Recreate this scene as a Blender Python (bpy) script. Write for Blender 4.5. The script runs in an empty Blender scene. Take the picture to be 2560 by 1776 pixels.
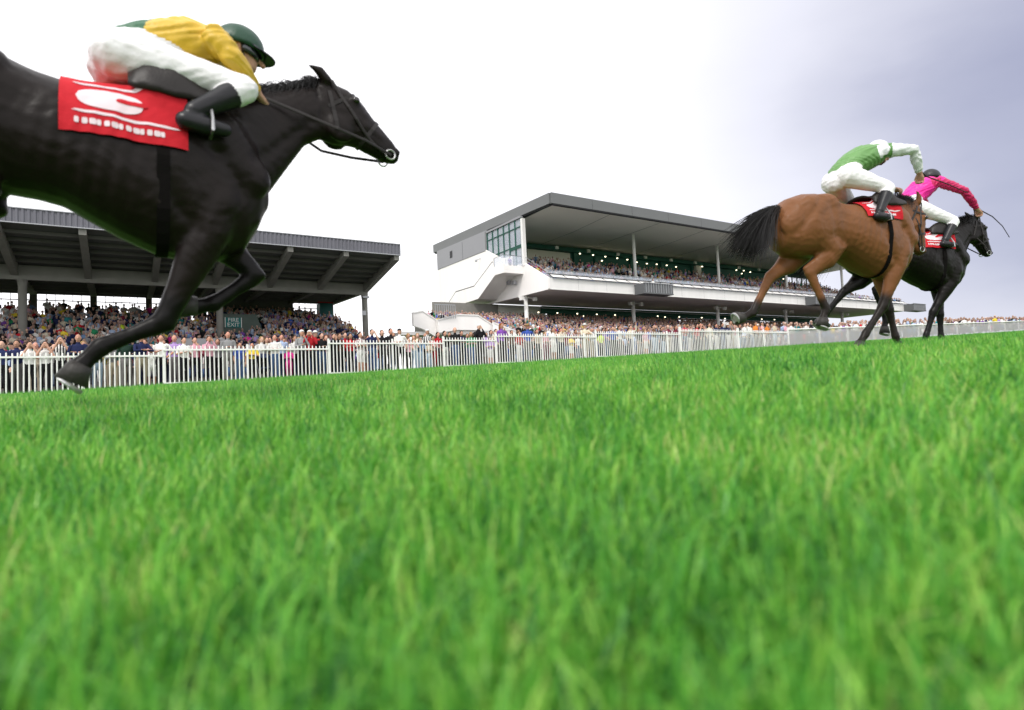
import bpy, bmesh, math, random
import numpy as np
from mathutils import Vector, Matrix
from mathutils.bvhtree import BVHTree
random.seed(7); rng = np.random.default_rng(11)
S = bpy.context.scene
COL = S.collection

# ------------------------------------------------------------------ camera, sky, sun, exposure
YAW, PITCH, ROLL = math.radians(56.8), math.atan(77/1498.), math.radians(2.65)
FW = Vector((math.cos(YAW)*math.cos(PITCH), math.sin(YAW)*math.cos(PITCH), math.sin(PITCH)))
RT = Vector((math.sin(YAW), -math.cos(YAW), 0)); UP = RT.cross(FW)
cR, sR = math.cos(ROLL), math.sin(ROLL)
RT, UP = RT*cR - UP*sR, UP*cR + RT*sR
cam = bpy.data.cameras.new('camera'); camo = bpy.data.objects.new('camera', cam); COL.objects.link(camo)
M3 = Matrix((RT, UP, -FW)).transposed(); camo.matrix_world = M3.to_4x4()
cam.sensor_width = 36; cam.lens = 36*1498/2560.; cam.clip_start = 0.05; cam.clip_end = 6000
cam.dof.use_dof = True; cam.dof.focus_distance = 24; cam.dof.aperture_fstop = 2.0
S.camera = camo
S.view_settings.view_transform = 'Standard'; S.view_settings.look = 'None'
S.view_settings.exposure = 0.58; S.view_settings.gamma = 1
SUN_EL, SUN_AZ = math.radians(50), math.radians(218)     # azimuth of the sun, measured from +X to +Y
W = bpy.data.worlds.new('World'); S.world = W; W.use_nodes = True
nt = W.node_tree; nt.nodes.clear(); N = nt.nodes.new; L = nt.links.new
sky = N('ShaderNodeTexSky'); sky.sky_type = 'NISHITA'; sky.sun_disc = False
sky.sun_elevation = SUN_EL; sky.sun_rotation = math.pi/2 - SUN_AZ
bg1 = N('ShaderNodeBackground'); bg1.inputs[1].default_value = 0.1; L(sky.outputs[0], bg1.inputs[0])
tc = N('ShaderNodeTexCoord')
dt = N('ShaderNodeVectorMath'); dt.operation = 'DOT_PRODUCT'; L(tc.outputs['Generated'], dt.inputs[0])
dt.inputs[1].default_value = Vector((0.945, 0.165, 0.29)).normalized()    # the dark bank of cloud stands to the east
nz = N('ShaderNodeTexNoise'); nz.inputs['Scale'].default_value = 2.6; nz.inputs['Detail'].default_value = 5
mp = N('ShaderNodeMapping'); mp.inputs['Scale'].default_value = (1, 1, 2.6); L(tc.outputs['Generated'], mp.inputs[0]); L(mp.outputs[0], nz.inputs['Vector'])
ma = N('ShaderNodeMath'); ma.operation = 'MULTIPLY_ADD'; L(nz.outputs[0], ma.inputs[0]); ma.inputs[1].default_value = 0.06; L(dt.outputs['Value'], ma.inputs[2])
mb_ = N('ShaderNodeMath'); mb_.operation = 'MULTIPLY'; mb_.inputs[1].default_value = .95; L(ma.outputs[0], mb_.inputs[0])
mr = N('ShaderNodeValToRGB'); L(mb_.outputs[0], mr.inputs[0]); mr.color_ramp.interpolation = 'LINEAR'
e = mr.color_ramp.elements; e[0].position = .5; e[0].color = (0, 0, 0, 1); e[1].position = 1.0; e[1].color = (1, 1, 1, 1)
for p_, v_ in ((.83, .36), (.89, .47), (.935, .58), (.968, .74), (.985, .86)):
    q_ = e.new(.95*(p_+.03)); q_.color = (v_, v_, v_, 1)
mc = N('ShaderNodeMix'); mc.data_type = 'RGBA'; L(mr.outputs[0], mc.inputs['Factor'])
mc.inputs['A'].default_value = (1.0, 0.985, 1.0, 1); mc.inputs['B'].default_value = (0.205, 0.218, 0.318, 1)
bg2 = N('ShaderNodeBackground'); bg2.inputs[1].default_value = 1.12; L(mc.outputs['Result'], bg2.inputs[0])
mx = N('ShaderNodeMixShader'); mx.inputs[0].default_value = 0.93; L(bg1.outputs[0], mx.inputs[1]); L(bg2.outputs[0], mx.inputs[2])
wo = N('ShaderNodeOutputWorld'); L(mx.outputs[0], wo.inputs[0])
sun = bpy.data.lights.new('sun', 'SUN'); sun.energy = 1.5; sun.angle = math.radians(12); sun.color = (1, 0.96, 0.9)
so = bpy.data.objects.new('sun', sun); COL.objects.link(so)
sd = Vector((math.cos(SUN_AZ)*math.cos(SUN_EL), math.sin(SUN_AZ)*math.cos(SUN_EL), math.sin(SUN_EL)))
so.rotation_euler = (-sd).to_track_quat('-Z', 'Y').to_euler(); so.location = sd*80
S.cycles.max_bounces = 6; S.cycles.diffuse_bounces = 3; S.cycles.transparent_max_bounces = 6; S.cycles.transmission_bounces = 3
S.cycles.use_denoising = True

# ------------------------------------------------------------------ helpers
MATS = {}
def mat(name, col, rough=0.7, var=0.12, scale=6.0, bump=0.0, bscale=None, spec=0.3, metal=0.0, emit=None, sheen=0.0, coords='Object', streak=0):
    if name in MATS: return MATS[name]
    m = bpy.data.materials.new(name); m.use_nodes = True; t = m.node_tree; b = t.nodes['Principled BSDF']
    b.inputs['Roughness'].default_value = rough; b.inputs['Specular IOR Level'].default_value = spec; b.inputs['Metallic'].default_value = metal
    if sheen: b.inputs['Sheen Weight'].default_value = sheen
    c = t.nodes.new('ShaderNodeTexCoord'); n = t.nodes.new('ShaderNodeTexNoise'); n.inputs['Scale'].default_value = scale; n.inputs['Detail'].default_value = 6
    if streak:
        mpn = t.nodes.new('ShaderNodeMapping'); mpn.inputs['Scale'].default_value = (1, 1, 1/streak); t.links.new(c.outputs[coords], mpn.inputs[0]); t.links.new(mpn.outputs[0], n.inputs['Vector'])
    else: t.links.new(c.outputs[coords], n.inputs['Vector'])
    mix = t.nodes.new('ShaderNodeMix'); mix.data_type = 'RGBA'
    a = [max(0, x*(1-var)) for x in col[:3]]; d = [min(1, x*(1+var)) for x in col[:3]]
    mix.inputs['A'].default_value = (*a, 1); mix.inputs['B'].default_value = (*d, 1); t.links.new(n.outputs[0], mix.inputs['Factor'])
    t.links.new(mix.outputs['Result'], b.inputs['Base Color'])
    if bump:
        n2 = t.nodes.new('ShaderNodeTexNoise'); n2.inputs['Scale'].default_value = bscale or scale*4; n2.inputs['Detail'].default_value = 4
        t.links.new(c.outputs[coords], n2.inputs['Vector'])
        bp = t.nodes.new('ShaderNodeBump'); bp.inputs['Strength'].default_value = bump; bp.inputs['Distance'].default_value = 0.02
        t.links.new(n2.outputs[0], bp.inputs['Height']); t.links.new(bp.outputs[0], b.inputs['Normal'])
    if emit:
        b.inputs['Emission Color'].default_value = (*emit[:3], 1); b.inputs['Emission Strength'].default_value = emit[3]
    MATS[name] = m; return m
def attr_mat(name, attr, kind='GEOMETRY', rough=0.75, var=0.18, scale=14, bump=0.2, spec=0.2, sheen=0.0):
    m = mat(name, (1, 1, 1), rough, var, scale, bump, spec=spec, sheen=sheen); t = m.node_tree
    b = t.nodes['Principled BSDF']; src = b.inputs['Base Color'].links[0].from_socket
    at = t.nodes.new('ShaderNodeAttribute'); at.attribute_name = attr; at.attribute_type = kind
    mu = t.nodes.new('ShaderNodeMix'); mu.data_type = 'RGBA'; mu.blend_type = 'MULTIPLY'; mu.inputs['Factor'].default_value = 1
    t.links.new(at.outputs['Color'], mu.inputs['A']); t.links.new(src, mu.inputs['B']); t.links.new(mu.outputs['Result'], b.inputs['Base Color'])
    return m
class MB:
    def __init__(s): s.v = []; s.f = []; s.m = []
    def add(s, vs, fs, mi=0):
        o = len(s.v); s.v += [tuple(v) for v in vs]; s.f += [tuple(i+o for i in f) for f in fs]; s.m += [mi]*len(fs); return s
    def box(s, x0, x1, y0, y1, z0, z1, mi=0):
        return s.add([(x0,y0,z0),(x1,y0,z0),(x1,y1,z0),(x0,y1,z0),(x0,y0,z1),(x1,y0,z1),(x1,y1,z1),(x0,y1,z1)],
            [(0,3,2,1),(4,5,6,7),(0,1,5,4),(1,2,6,5),(2,3,7,6),(3,0,4,7)], mi)
    def prism_x(s, poly, x0, x1, mi=0):           # polygon in (y, z), swept along x
        n = len(poly); vs = [(x0, y, z) for y, z in poly]+[(x1, y, z) for y, z in poly]
        return s.add(vs, [tuple(range(n))[::-1], tuple(range(n, 2*n))]+[(i, (i+1) % n, n+(i+1) % n, n+i) for i in range(n)], mi)
    def prism_y(s, poly, y0, y1, mi=0):           # polygon in (x, z), swept along y
        n = len(poly); vs = [(x, y0, z) for x, z in poly]+[(x, y1, z) for x, z in poly]
        return s.add(vs, [tuple(range(n)), tuple(range(n, 2*n))[::-1]]+[((i+1) % n, i, n+i, n+(i+1) % n) for i in range(n)], mi)
    def bar(s, a, b, r, n=8, r2=None, mi=0):
        return s.tube([a, b], [(r, r), (r2 or r, r2 or r)], n=n, dome=False, mi=mi)
    def tube(s, pts, rad, side=(0, 1, 0), n=16, dome=True, mi=0):
        P = [Vector(p) for p in pts]; side = Vector(side); rings = []
        def frame(i):
            t = (P[min(i+1, len(P)-1)]-P[max(i-1, 0)]).normalized(); sd_ = side
            if abs(t.dot(side)) > 0.96: sd_ = Vector((0, 0, 1)) if abs(t.z) < .9 else Vector((1, 0, 0))
            n1 = (sd_-t*sd_.dot(t)).normalized(); return t, n1, t.cross(n1)
        seq = []
        for i in range(len(P)):
            t, a, b = frame(i); r1, r2 = rad[i] if isinstance(rad[i], (tuple, list)) else (rad[i], rad[i])
            if i == 0 and dome: seq += [(P[0]-t*.5*(r1+r2)*k, a, b, r1*q, r2*q) for k, q in ((.8, .35), (.5, .75))]
            seq.append((P[i], a, b, r1, r2))
            if i == len(P)-1 and dome: seq += [(P[i]+t*.5*(r1+r2)*k, a, b, r1*q, r2*q) for k, q in ((.5, .75), (.8, .35))]
        vs = []
        for c, a, b, r1, r2 in seq:
            vs += [c+a*r1*math.cos(2*math.pi*j/n)+b*r2*math.sin(2*math.pi*j/n) for j in range(n)]
        k = len(seq); fs = [(i*n+j, i*n+(j+1) % n, (i+1)*n+(j+1) % n, (i+1)*n+j) for i in range(k-1) for j in range(n)]
        fs += [tuple(range(n))[::-1], tuple((k-1)*n+j for j in range(n))]
        return s.add(vs, fs, mi)
    def ball(s, c, r, n=12, mi=0):
        rx, ry, rz = r if isinstance(r, (tuple, list)) else (r, r, r); vs = []; m = max(4, n//2)
        for i in range(1, m):
            th = math.pi*i/m
            vs += [(c[0]+rx*math.sin(th)*math.cos(2*math.pi*j/n), c[1]+ry*math.sin(th)*math.sin(2*math.pi*j/n), c[2]+rz*math.cos(th)) for j in range(n)]
        k = len(vs); vs += [(c[0], c[1], c[2]+rz), (c[0], c[1], c[2]-rz)]
        fs = [(i*n+j, (i+1)*n+j, (i+1)*n+(j+1) % n, i*n+(j+1) % n) for i in range(m-2) for j in range(n)]
        fs += [(k, j, (j+1) % n) for j in range(n)]+[(k+1, (m-2)*n+(j+1) % n, (m-2)*n+j) for j in range(n)]
        return s.add(vs, fs, mi)
    def mesh(s, name):
        me = bpy.data.meshes.new(name); me.from_pydata(s.v, [], s.f); me.update(); return me
    def build(s, name, mats, parent=None, smooth=False, loc=None):
        me = s.mesh(name)
        for m in (mats if isinstance(mats, (list, tuple)) else [mats]): me.materials.append(m)
        if len(set(s.m)) > 1: me.polygons.foreach_set('material_index', s.m)
        if smooth: me.polygons.foreach_set('use_smooth', [True]*len(me.polygons))
        return link(name, me, parent, loc)
def link(name, me, parent=None, loc=None):
    o = bpy.data.objects.new(name, me); COL.objects.link(o)
    if parent: o.parent = parent
    if loc is not None: o.location = loc
    return o
def tag(o, label=None, cat=None, group=None, kind=None):
    if label: o['label'] = label
    if cat: o['category'] = cat
    if group: o['group'] = group
    if kind: o['kind'] = kind
    return o
def empty(name, loc=(0, 0, 0), rz=0.0):
    o = bpy.data.objects.new(name, None); COL.objects.link(o); o.location = loc; o.rotation_euler = (0, 0, rz); o.empty_display_size = .2; return o
def sstep(x): x = np.clip(x, 0, 1); return x*x*(3-2*x)
def softclamp(v, lo, hi):
    return np.clip(v, lo, hi)
def gz(x, y):                                     # ground height: uphill along the straight, a shallow hollow at the camera
    x = np.asarray(x, float); y = np.asarray(y, float)
    z = -0.13+0.034*softclamp(x, -80, 150)+0.025*softclamp(y, -60, 70)
    return z-0.15*np.exp(-(x*x+y*y)/(2.4**2))+0.012*np.sin(x*1.1+.4*y)*np.cos(y*.8)
def gzf(x, y): return float(gz(x, y))
def remesh(mb, voxel, smooth, name):
    me = mb.mesh('temp_shape'); o = bpy.data.objects.new('temp_shape', me); COL.objects.link(o)
    r = o.modifiers.new('r', 'REMESH'); r.mode = 'VOXEL'; r.voxel_size = voxel; r.use_smooth_shade = True
    s = o.modifiers.new('s', 'SMOOTH'); s.iterations = smooth; s.factor = .5
    bpy.context.view_layer.update(); dg = bpy.context.evaluated_depsgraph_get()
    out = bpy.data.meshes.new_from_object(o.evaluated_get(dg)); out.name = name
    bpy.data.objects.remove(o); bpy.data.meshes.remove(me)
    out.polygons.foreach_set('use_smooth', [True]*len(out.polygons)); return out
def mesh_np(me):
    v = np.empty(len(me.vertices)*3); me.vertices.foreach_get('co', v); v = v.reshape(-1, 3)
    c = np.empty(len(me.polygons)*3); me.polygons.foreach_get('center', c); return v, c.reshape(-1, 3)
def seg_label(C, segs):                           # nearest capsule for each centre; segs: (a, b, ra, rb, label)
    best = np.full(len(C), 1e9); lab = np.zeros(len(C), int)
    for a, b, ra, rb, l in segs:
        a = np.array(a, float); b = np.array(b, float); d = b-a; t = np.clip(((C-a)@d)/max(d@d, 1e-9), 0, 1)
        q = np.linalg.norm(C-(a+t[:, None]*d), axis=1)-(ra+(rb-ra)*t); w = q < best; best[w] = q[w]; lab[w] = l
    return lab
def color_attr(me, name, cols, domain='FACE'):
    a = me.attributes.new(name, 'FLOAT_COLOR', domain); c = np.ones((len(cols), 4), np.float32); c[:, :3] = cols; a.data.foreach_set('color', c.ravel())

# ------------------------------------------------------------------ materials of the setting
M_white = mat('white_paint', (.78, .77, .75), .5, .10, 1.6, streak=7)
M_fence = mat('fence_paint', (.82, .81, .80), .45, .10, 9, bump=.15)
M_render = mat('white_render', (.87, .845, .825), .85, .08, .9, bump=.1, bscale=30, streak=6)
M_greyclad = mat('grey_cladding', (.27, .27, .29), .5, .05, .6)
M_fascia = mat('grey_fascia', (.15, .155, .158), .45, .06, .5)
M_soffit = mat('white_soffit', (.80, .745, .72), .8, .05, .3)
M_green = mat('dark_green_paint', (.012, .085, .06), .55, .2, 1.0)
M_greenseat = mat('green_seating', (.015, .10, .06), .5, .2, 3)
M_cream = mat('cream_panel', (.66, .61, .53), .8, .05, .8)
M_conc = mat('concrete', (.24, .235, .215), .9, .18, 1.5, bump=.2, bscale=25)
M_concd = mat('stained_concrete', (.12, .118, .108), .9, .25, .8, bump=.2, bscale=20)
M_sheet = mat('roof_sheeting', (.10, .105, .095), .7, .2, .7)
M_steel = mat('galvanised_steel', (.38, .39, .41), .45, .12, 5, metal=.5)
M_black = mat('black_metal', (.015, .016, .018), .5, .1, 5)
M_mesh = mat('grey_mesh_screen', (.13, .135, .14), .6, .25, 8)
M_corr = mat('corrugated_fascia', (.15, .15, .175), .55, .2, 1.0)
M_lamp = mat('lamp_glow', (.9, .85, .7), .5, .02, 3, emit=(1, .88, .6, 2.5))
M_red = mat('red_sign', (.45, .01, .015), .5, .1, 5)
M_teal = mat('teal_sign', (.01, .17, .16), .5, .1, 6)
M_tealwall = mat('teal_wall', (.008, .085, .08), .6, .15, 1)
M_glass = bpy.data.materials.new('window_glass'); M_glass.use_nodes = True
_b = M_glass.node_tree.nodes['Principled BSDF']; _b.inputs['Base Color'].default_value = (.62, .68, .78, 1); _b.inputs['Roughness'].default_value = .03
_b.inputs['Alpha'].default_value = .35; _b.inputs['Specular IOR Level'].default_value = .9
# ------------------------------------------------------------------ ground
def ground_mat():
    m = mat('turf_soil', (.055, .10, .022), .95, .35, 5.0, bump=.4, bscale=40); return m
mb = MB(); na = 120; radii = [0.02]+list(np.geomspace(.12, 70, 74))+[95, 130, 160, 220, 400, 900, 2000, 4000]
for r_ in radii:
    for j in range(na):
        a = 2*math.pi*j/na; x, y = r_*math.cos(a), r_*math.sin(a); mb.v.append((x, y, gzf(x, y)))
for i in range(len(radii)-1):
    for j in range(na): mb.f.append((i*na+j, i*na+(j+1) % na, (i+1)*na+(j+1) % na, (i+1)*na+j)[::-1]); mb.m.append(0)
mb.f.append(tuple(range(na))); mb.m.append(0)
mb.f = [f[::-1] for f in mb.f]
g = mb.build('ground', ground_mat(), smooth=True); tag(g, 'green racecourse turf rising gently uphill', 'ground', kind='structure')
mb = MB(); xs = np.linspace(-60, 150, 106); ys = np.linspace(24.4, 46.0, 12)
for x in xs:
    for y in ys: mb.v.append((x, y, gzf(x, y)+.02))
ny = len(ys)
for i in range(len(xs)-1):
    for j in range(ny-1): mb.f.append((i*ny+j, (i+1)*ny+j, (i+1)*ny+j+1, i*ny+j+1)); mb.m.append(0)
o = mb.build('pavement', mat('asphalt', (.09, .09, .092), .9, .2, 3, bump=.2)); tag(o, 'grey paved viewing area behind the fence', 'pavement', kind='structure')

# ------------------------------------------------------------------ grass (one mass of real blades)
def grass_material():
    m = bpy.data.materials.new('grass_blade'); m.use_nodes = True; t = m.node_tree; t.nodes.clear(); n = t.nodes.new; l = t.links.new
    at = n('ShaderNodeAttribute'); at.attribute_name = 'tone'
    geo = n('ShaderNodeNewGeometry'); no = n('ShaderNodeTexNoise'); no.inputs['Scale'].default_value = 2.2; no.inputs['Detail'].default_value = 4; l(geo.outputs['Position'], no.inputs['Vector'])
    oi = n('ShaderNodeObjectInfo')
    r1 = n('ShaderNodeValToRGB'); el = r1.color_ramp.elements
    el[0].position = 0; el[0].color = (.02, .12, .022, 1); el[1].position = 1; el[1].color = (.52, .56, .20, 1)
    for p, c in ((.3, (.085, .345, .038, 1)), (.6, (.18, .50, .052, 1)), (.88, (.40, .70, .12, 1))):
        x = el.new(p); x.color = c
    a1 = n('ShaderNodeMath'); a1.operation = 'MULTIPLY_ADD'; l(no.outputs[0], a1.inputs[0]); a1.inputs[1].default_value = 1.0; l(at.outputs['Fac'], a1.inputs[2])
    a2 = n('ShaderNodeMath'); a2.operation = 'MULTIPLY_ADD'; l(oi.outputs['Random'], a2.inputs[0]); a2.inputs[1].default_value = .22; l(a1.outputs[0], a2.inputs[2])
    a3 = n('ShaderNodeMath'); a3.operation = 'SUBTRACT'; l(a2.outputs[0], a3.inputs[0]); a3.inputs[1].default_value = .53; l(a3.outputs[0], r1.inputs[0])
    b = n('ShaderNodeBsdfPrincipled'); b.inputs['Roughness'].default_value = .36; b.inputs['Specular IOR Level'].default_value = .36; l(r1.outputs[0], b.inputs['Base Color'])
    tr = n('ShaderNodeBsdfTranslucent'); l(r1.outputs[0], tr.inputs['Color'])
    mx = n('ShaderNodeMixShader'); mx.inputs[0].default_value = .36; l(b.outputs[0], mx.inputs[1]); l(tr.outputs[0], mx.inputs[2])
    ou = n('ShaderNodeOutputMaterial'); l(mx.outputs[0], ou.inputs[0]); return m
M_grass = grass_material()
def tuft(seed, nb=22, rad=.05):
    r = random.Random(seed); mb = MB(); tone = []
    for k in range(nb):
        a = r.uniform(0, 6.283); d = rad*math.sqrt(r.random()); bx, by = d*math.cos(a), d*math.sin(a)
        h = r.uniform(.04, .095)*(1.5 if r.random() < .15 else 1); w = r.uniform(.0010, .0020); lean = r.uniform(.08, .75); la = r.uniform(0, 6.283)
        dx, dy = math.cos(la), math.sin(la); wa = la+math.pi/2+r.uniform(-.6, .6); wx, wy = math.cos(wa)*w, math.sin(wa)*w
        o = len(mb.v); nseg = 5
        for i in range(nseg+1):
            t = i/nseg; ang = lean*(.25+1.35*t*t); q = h*t; x = bx+dx*q*math.sin(ang); y = by+dy*q*math.sin(ang); z = q*math.cos(ang)-.004
            ww = (1-.15*t) if t < .6 else max(.05, (1-t)/.4*.9)
            mb.v += [(x-wx*ww, y-wy*ww, z), (x+wx*ww, y+wy*ww, z)]
        tn = r.uniform(0, .85) if r.random() > .03 else r.uniform(.75, .9)
        for i in range(nseg): mb.f.append((o+2*i, o+2*i+1, o+2*i+3, o+2*i+2)); mb.m.append(0); tone.append(tn)
    me = mb.mesh('grass_tuft'); me.materials.append(M_grass)
    at = me.attributes.new('tone', 'FLOAT', 'FACE'); at.data.foreach_set('value', tone)
    return bpy.data.objects.new('grass_tuft', me)
tufts = bpy.data.collections.new('grass_tufts')
for s_ in range(6): tufts.objects.link(tuft(s_))
mb = MB(); dens = []; scl = []
A0 = YAW; angs = np.linspace(A0-math.radians(62), A0+math.radians(62), 63); rr = np.concatenate([[.34], np.geomspace(.5, 90, 56)])
for i in range(len(rr)-1):
    for j in range(len(angs)-1):
        c = []
        for r_, a in ((rr[i], angs[j]), (rr[i], angs[j+1]), (rr[i+1], angs[j+1]), (rr[i+1], angs[j])):
            x, y = r_*math.cos(a), r_*math.sin(a); c.append((x, y, gzf(x, y)))
        if max(p[1] for p in c) > 24.2 or min(p[1] for p in c) < -14: continue
        mb.add(c, [(0, 1, 2, 3)]); rm = (rr[i]+rr[i+1])/2
        dens.append(900*min(1, (3.2/rm)**1.25)); scl.append((1+.07*max(0, rm-1), 1+.004*rm))
ge = mb.mesh('grass'); a = ge.attributes.new('dens', 'FLOAT', 'FACE'); a.data.foreach_set('value', dens)
a = ge.attributes.new('wide', 'FLOAT', 'FACE'); a.data.foreach_set('value', [s[0] for s in scl])
a = ge.attributes.new('tall', 'FLOAT', 'FACE'); a.data.foreach_set('value', [s[1] for s in scl])
grass = link('grass', ge); tag(grass, 'lush green racecourse grass filling the foreground', 'grass', kind='stuff'); ge.materials.append(M_grass)
t = bpy.data.node_groups.new('scatter', 'GeometryNodeTree'); t.interface.new_socket('Geometry', in_out='INPUT', socket_type='NodeSocketGeometry'); t.interface.new_socket('Geometry', in_out='OUTPUT', socket_type='NodeSocketGeometry')
n = t.nodes.new; l = t.links.new
gi = n('NodeGroupInput'); go = n('NodeGroupOutput'); dp = n('GeometryNodeDistributePointsOnFaces'); l(gi.outputs[0], dp.inputs['Mesh'])
def named(nm):
    q = n('GeometryNodeInputNamedAttribute'); q.data_type = 'FLOAT'; q.inputs['Name'].default_value = nm; return q.outputs['Attribute']
l(named('dens'), dp.inputs['Density'])
ci = n('GeometryNodeCollectionInfo'); ci.inputs['Collection'].default_value = tufts; ci.inputs['Separate Children'].default_value = True; ci.inputs['Reset Children'].default_value = True
ip = n('GeometryNodeInstanceOnPoints'); l(dp.outputs['Points'], ip.inputs['Points']); l(ci.outputs[0], ip.inputs['Instance']); ip.inputs['Pick Instance'].default_value = True
rv = n('FunctionNodeRandomValue'); rv.data_type = 'FLOAT_VECTOR'; rv.inputs['Min'].default_value = (-.14, -.14, 0); rv.inputs['Max'].default_value = (.14, .14, 6.28); l(rv.outputs[0], ip.inputs['Rotation'])
rs = n('FunctionNodeRandomValue'); rs.data_type = 'FLOAT'; rs.inputs[2].default_value = .75; rs.inputs[3].default_value = 1.3
cx = n('ShaderNodeCombineXYZ'); w_ = named('wide'); h_ = named('tall')
m1 = n('ShaderNodeMath'); m1.operation = 'MULTIPLY'; l(h_, m1.inputs[0]); l(rs.outputs[1], m1.inputs[1])
l(w_, cx.inputs[0]); l(w_, cx.inputs[1]); l(m1.outputs[0], cx.inputs[2]); l(cx.outputs[0], ip.inputs['Scale'])
l(ip.outputs[0], go.inputs[0])
md = grass.modifiers.new('scatter', 'NODES'); md.node_group = t

# ------------------------------------------------------------------ picket fences and the rail beyond them
YF = 23.5
secs = [(-9, 1.2, 1.70, 'low white picket fence at the far left, behind the leading black horse'),
        (1.2, 6.8, 1.90, 'white picket fence in front of the grey betting stall'),
        (6.8, 11.8, 2.12, 'white picket fence in front of the gap between both grandstands'),
        (11.8, 14.5, 2.25, 'short white picket fence below the white ramp walls'),
        (14.5, 20.6, 2.45, 'white picket fence below the left end of the two storey grandstand'),
        (20.6, 27.0, 2.64, 'white picket fence below the first camera box on the balcony'),
        (27.0, 37.6, 2.84, 'farthest white picket fence with thick posts, ending at the mesh rail')]
for x0, x1, zt, lab in secs:
    e = empty('picket_fence', ((x0+x1)/2, YF, gzf((x0+x1)/2, YF))); tag(e, lab, 'fence', 'white picket fences along the course'); ox, oz = e.location.x, e.location.z
    mb = MB(); x = x0+.07; k = 0
    while x < x1:
        z0 = gzf(x, YF)-.1-oz; j = rng.normal(0, .004); zz = zt-oz+rng.normal(0, .006)
        mb.tube([(x-ox, 0, z0), (x-ox+j, 0, zz-.012), (x-ox+j, 0, zz)], [.021, .021, .009], n=8, dome=False); x += .137
    mb.build('pickets', M_fence, e)
    MB().box(x0-ox, x1-ox, -.055, -.022, zt-oz-.16, zt-oz-.105).build('rail', M_fence, e)
    MB().box(x0-ox, x1-ox, -.05, -.022, gzf(x0, YF)+.12-oz, gzf(x0, YF)+.17-oz).build('rail', M_fence, e)
    x = x0+.02
    while x < x1-.3:
        big = (x0 > 26 and abs((x-x0) % 5.3) < 1.4); w = .075 if big else .03; hh = .12 if big else .06
        MB().box(x-ox-w, x-ox+w, -.021, .05, gzf(x, YF)-.1-oz, zt-oz+hh).build('post', M_fence, e); x += 2.65
e = empty('rail_fence', (37.8, YF, gzf(37.8, YF))); tag(e, 'long white rail fence hung with pale mesh, running to the far right', 'fence'); oz = e.location.z
seg = np.linspace(37.8, 150, 60); mb = MB(); mm = MB()
for a, b in zip(seg[:-1], seg[1:]):
    za, zb = gzf(a, YF)-oz, gzf(b, YF)-oz
    mb.bar((a-37.8, 0, za+1.18), (b-37.8, 0, zb+1.18), .05)
    mm.add([(a-37.8, .02, za), (b-37.8, .02, zb), (b-37.8, .02, zb+1.13), (a-37.8, .02, za+1.13)], [(0, 1, 2, 3)])
mb.build('rail', M_fence, e)
M_net = bpy.data.materials.new('pale_netting'); M_net.use_nodes = True; _t = M_net.node_tree; _b = _t.nodes['Principled BSDF']; _b.inputs['Base Color'].default_value = (.6, .58, .6, 1); _b.inputs['Alpha'].default_value = .6
mm.build('mesh_screen', M_net, e)
for a in seg[::2]:
    MB().box(a-37.8-.05, a-37.8+.05, .03, .12, gzf(a, YF)-oz-.1, gzf(a, YF)-oz+1.32).build('post', M_fence, e)

# ------------------------------------------------------------------ left grandstand
LS = empty('grandstand', (3, 53, gzf(3, 45))); tag(LS, 'older grandstand with dark sloping roof on concrete columns, behind the leading horse', 'grandstand')
def P(mb, name, m, parent, smooth=False): 
    o = mb.build(name, m, None, smooth); o.parent = parent; o.matrix_parent_inverse = Matrix.Translation(-parent.location); return o
LX0, LX1 = -16.0, 18.75
und = [(44.4, 10.86), (52.0, 9.78), (62.6, 9.6)]
def undz(y): return np.interp(y, [p[0] for p in und], [p[1] for p in und])
roof = P(MB().prism_x([(y, z+.02) for y, z in und]+[(62.6, 10.25), (52, 10.6), (44.4, 11.6)], LX0, LX1), 'roof', M_sheet, LS)
mb = MB(); x = LX0; zb, zt = 10.84, 11.66; i = 0
while x < LX1+.1:
    mb.v += [(x, 44.32-(.05 if i % 4 in (1, 2) else 0), zb), (x, 44.32-(.05 if i % 4 in (1, 2) else 0), zt)]; i += 1; x += (.03 if i % 2 else .11)
mb.f = [(2*k, 2*k+2, 2*k+3, 2*k+1) for k in range(i-1)]; mb.m = [0]*len(mb.f)
fa = P(mb, 'fascia', M_corr, LS); fa.parent = roof; fa.matrix_parent_inverse = Matrix()
f2 = P(MB().box(LX0, LX1+.03, 44.24, 44.4, 11.661, 11.72).box(LX0, LX1+.03, 44.25, 44.4, 10.78, 10.838).box(LX1, LX1+.05, 44.24, 44.5, 10.78, 11.72), 'fascia_trim', M_steel, LS)
f2.parent = roof; f2.matrix_parent_inverse = Matrix()
for y in np.arange(45.6, 62, 1.28):
    if abs(y-52) < .5: continue
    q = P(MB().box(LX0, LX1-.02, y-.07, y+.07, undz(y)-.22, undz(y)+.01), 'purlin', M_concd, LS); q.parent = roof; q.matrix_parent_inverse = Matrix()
rx = [LX1-.22-4.08*k for k in range(9)]
for x in rx:
    P(MB().prism_x([(44.42, 10.84), (52, 9.76), (62.4, 9.6), (62.4, 9.3), (52, 8.98), (44.42, 10.42)], x-.2, x+.2), 'rafter', M_conc, LS)
P(MB().box(LX0, LX1-.02, 51.86, 52.14, 8.75, 9.76), 'edge_beam', M_conc, LS)
for x in (18.45, 6.6, -5.55):
    c = P(MB().tube([(x, 52, 2.0), (x, 52, 8.3), (x, 52, 8.76)], [.25, .25, .31], n=20, dome=False), 'column', M_conc, LS, True)
    if x > 18:
        for b_ in ((x-.35, x-.05, 51.6, 51.75, 6.9, 7.3), (x-.3, x+.3, 51.55, 51.7, 8.45, 8.62)): q = P(MB().box(*b_), 'loudspeaker', M_steel, LS); q.parent = c; q.matrix_parent_inverse = Matrix()
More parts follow.
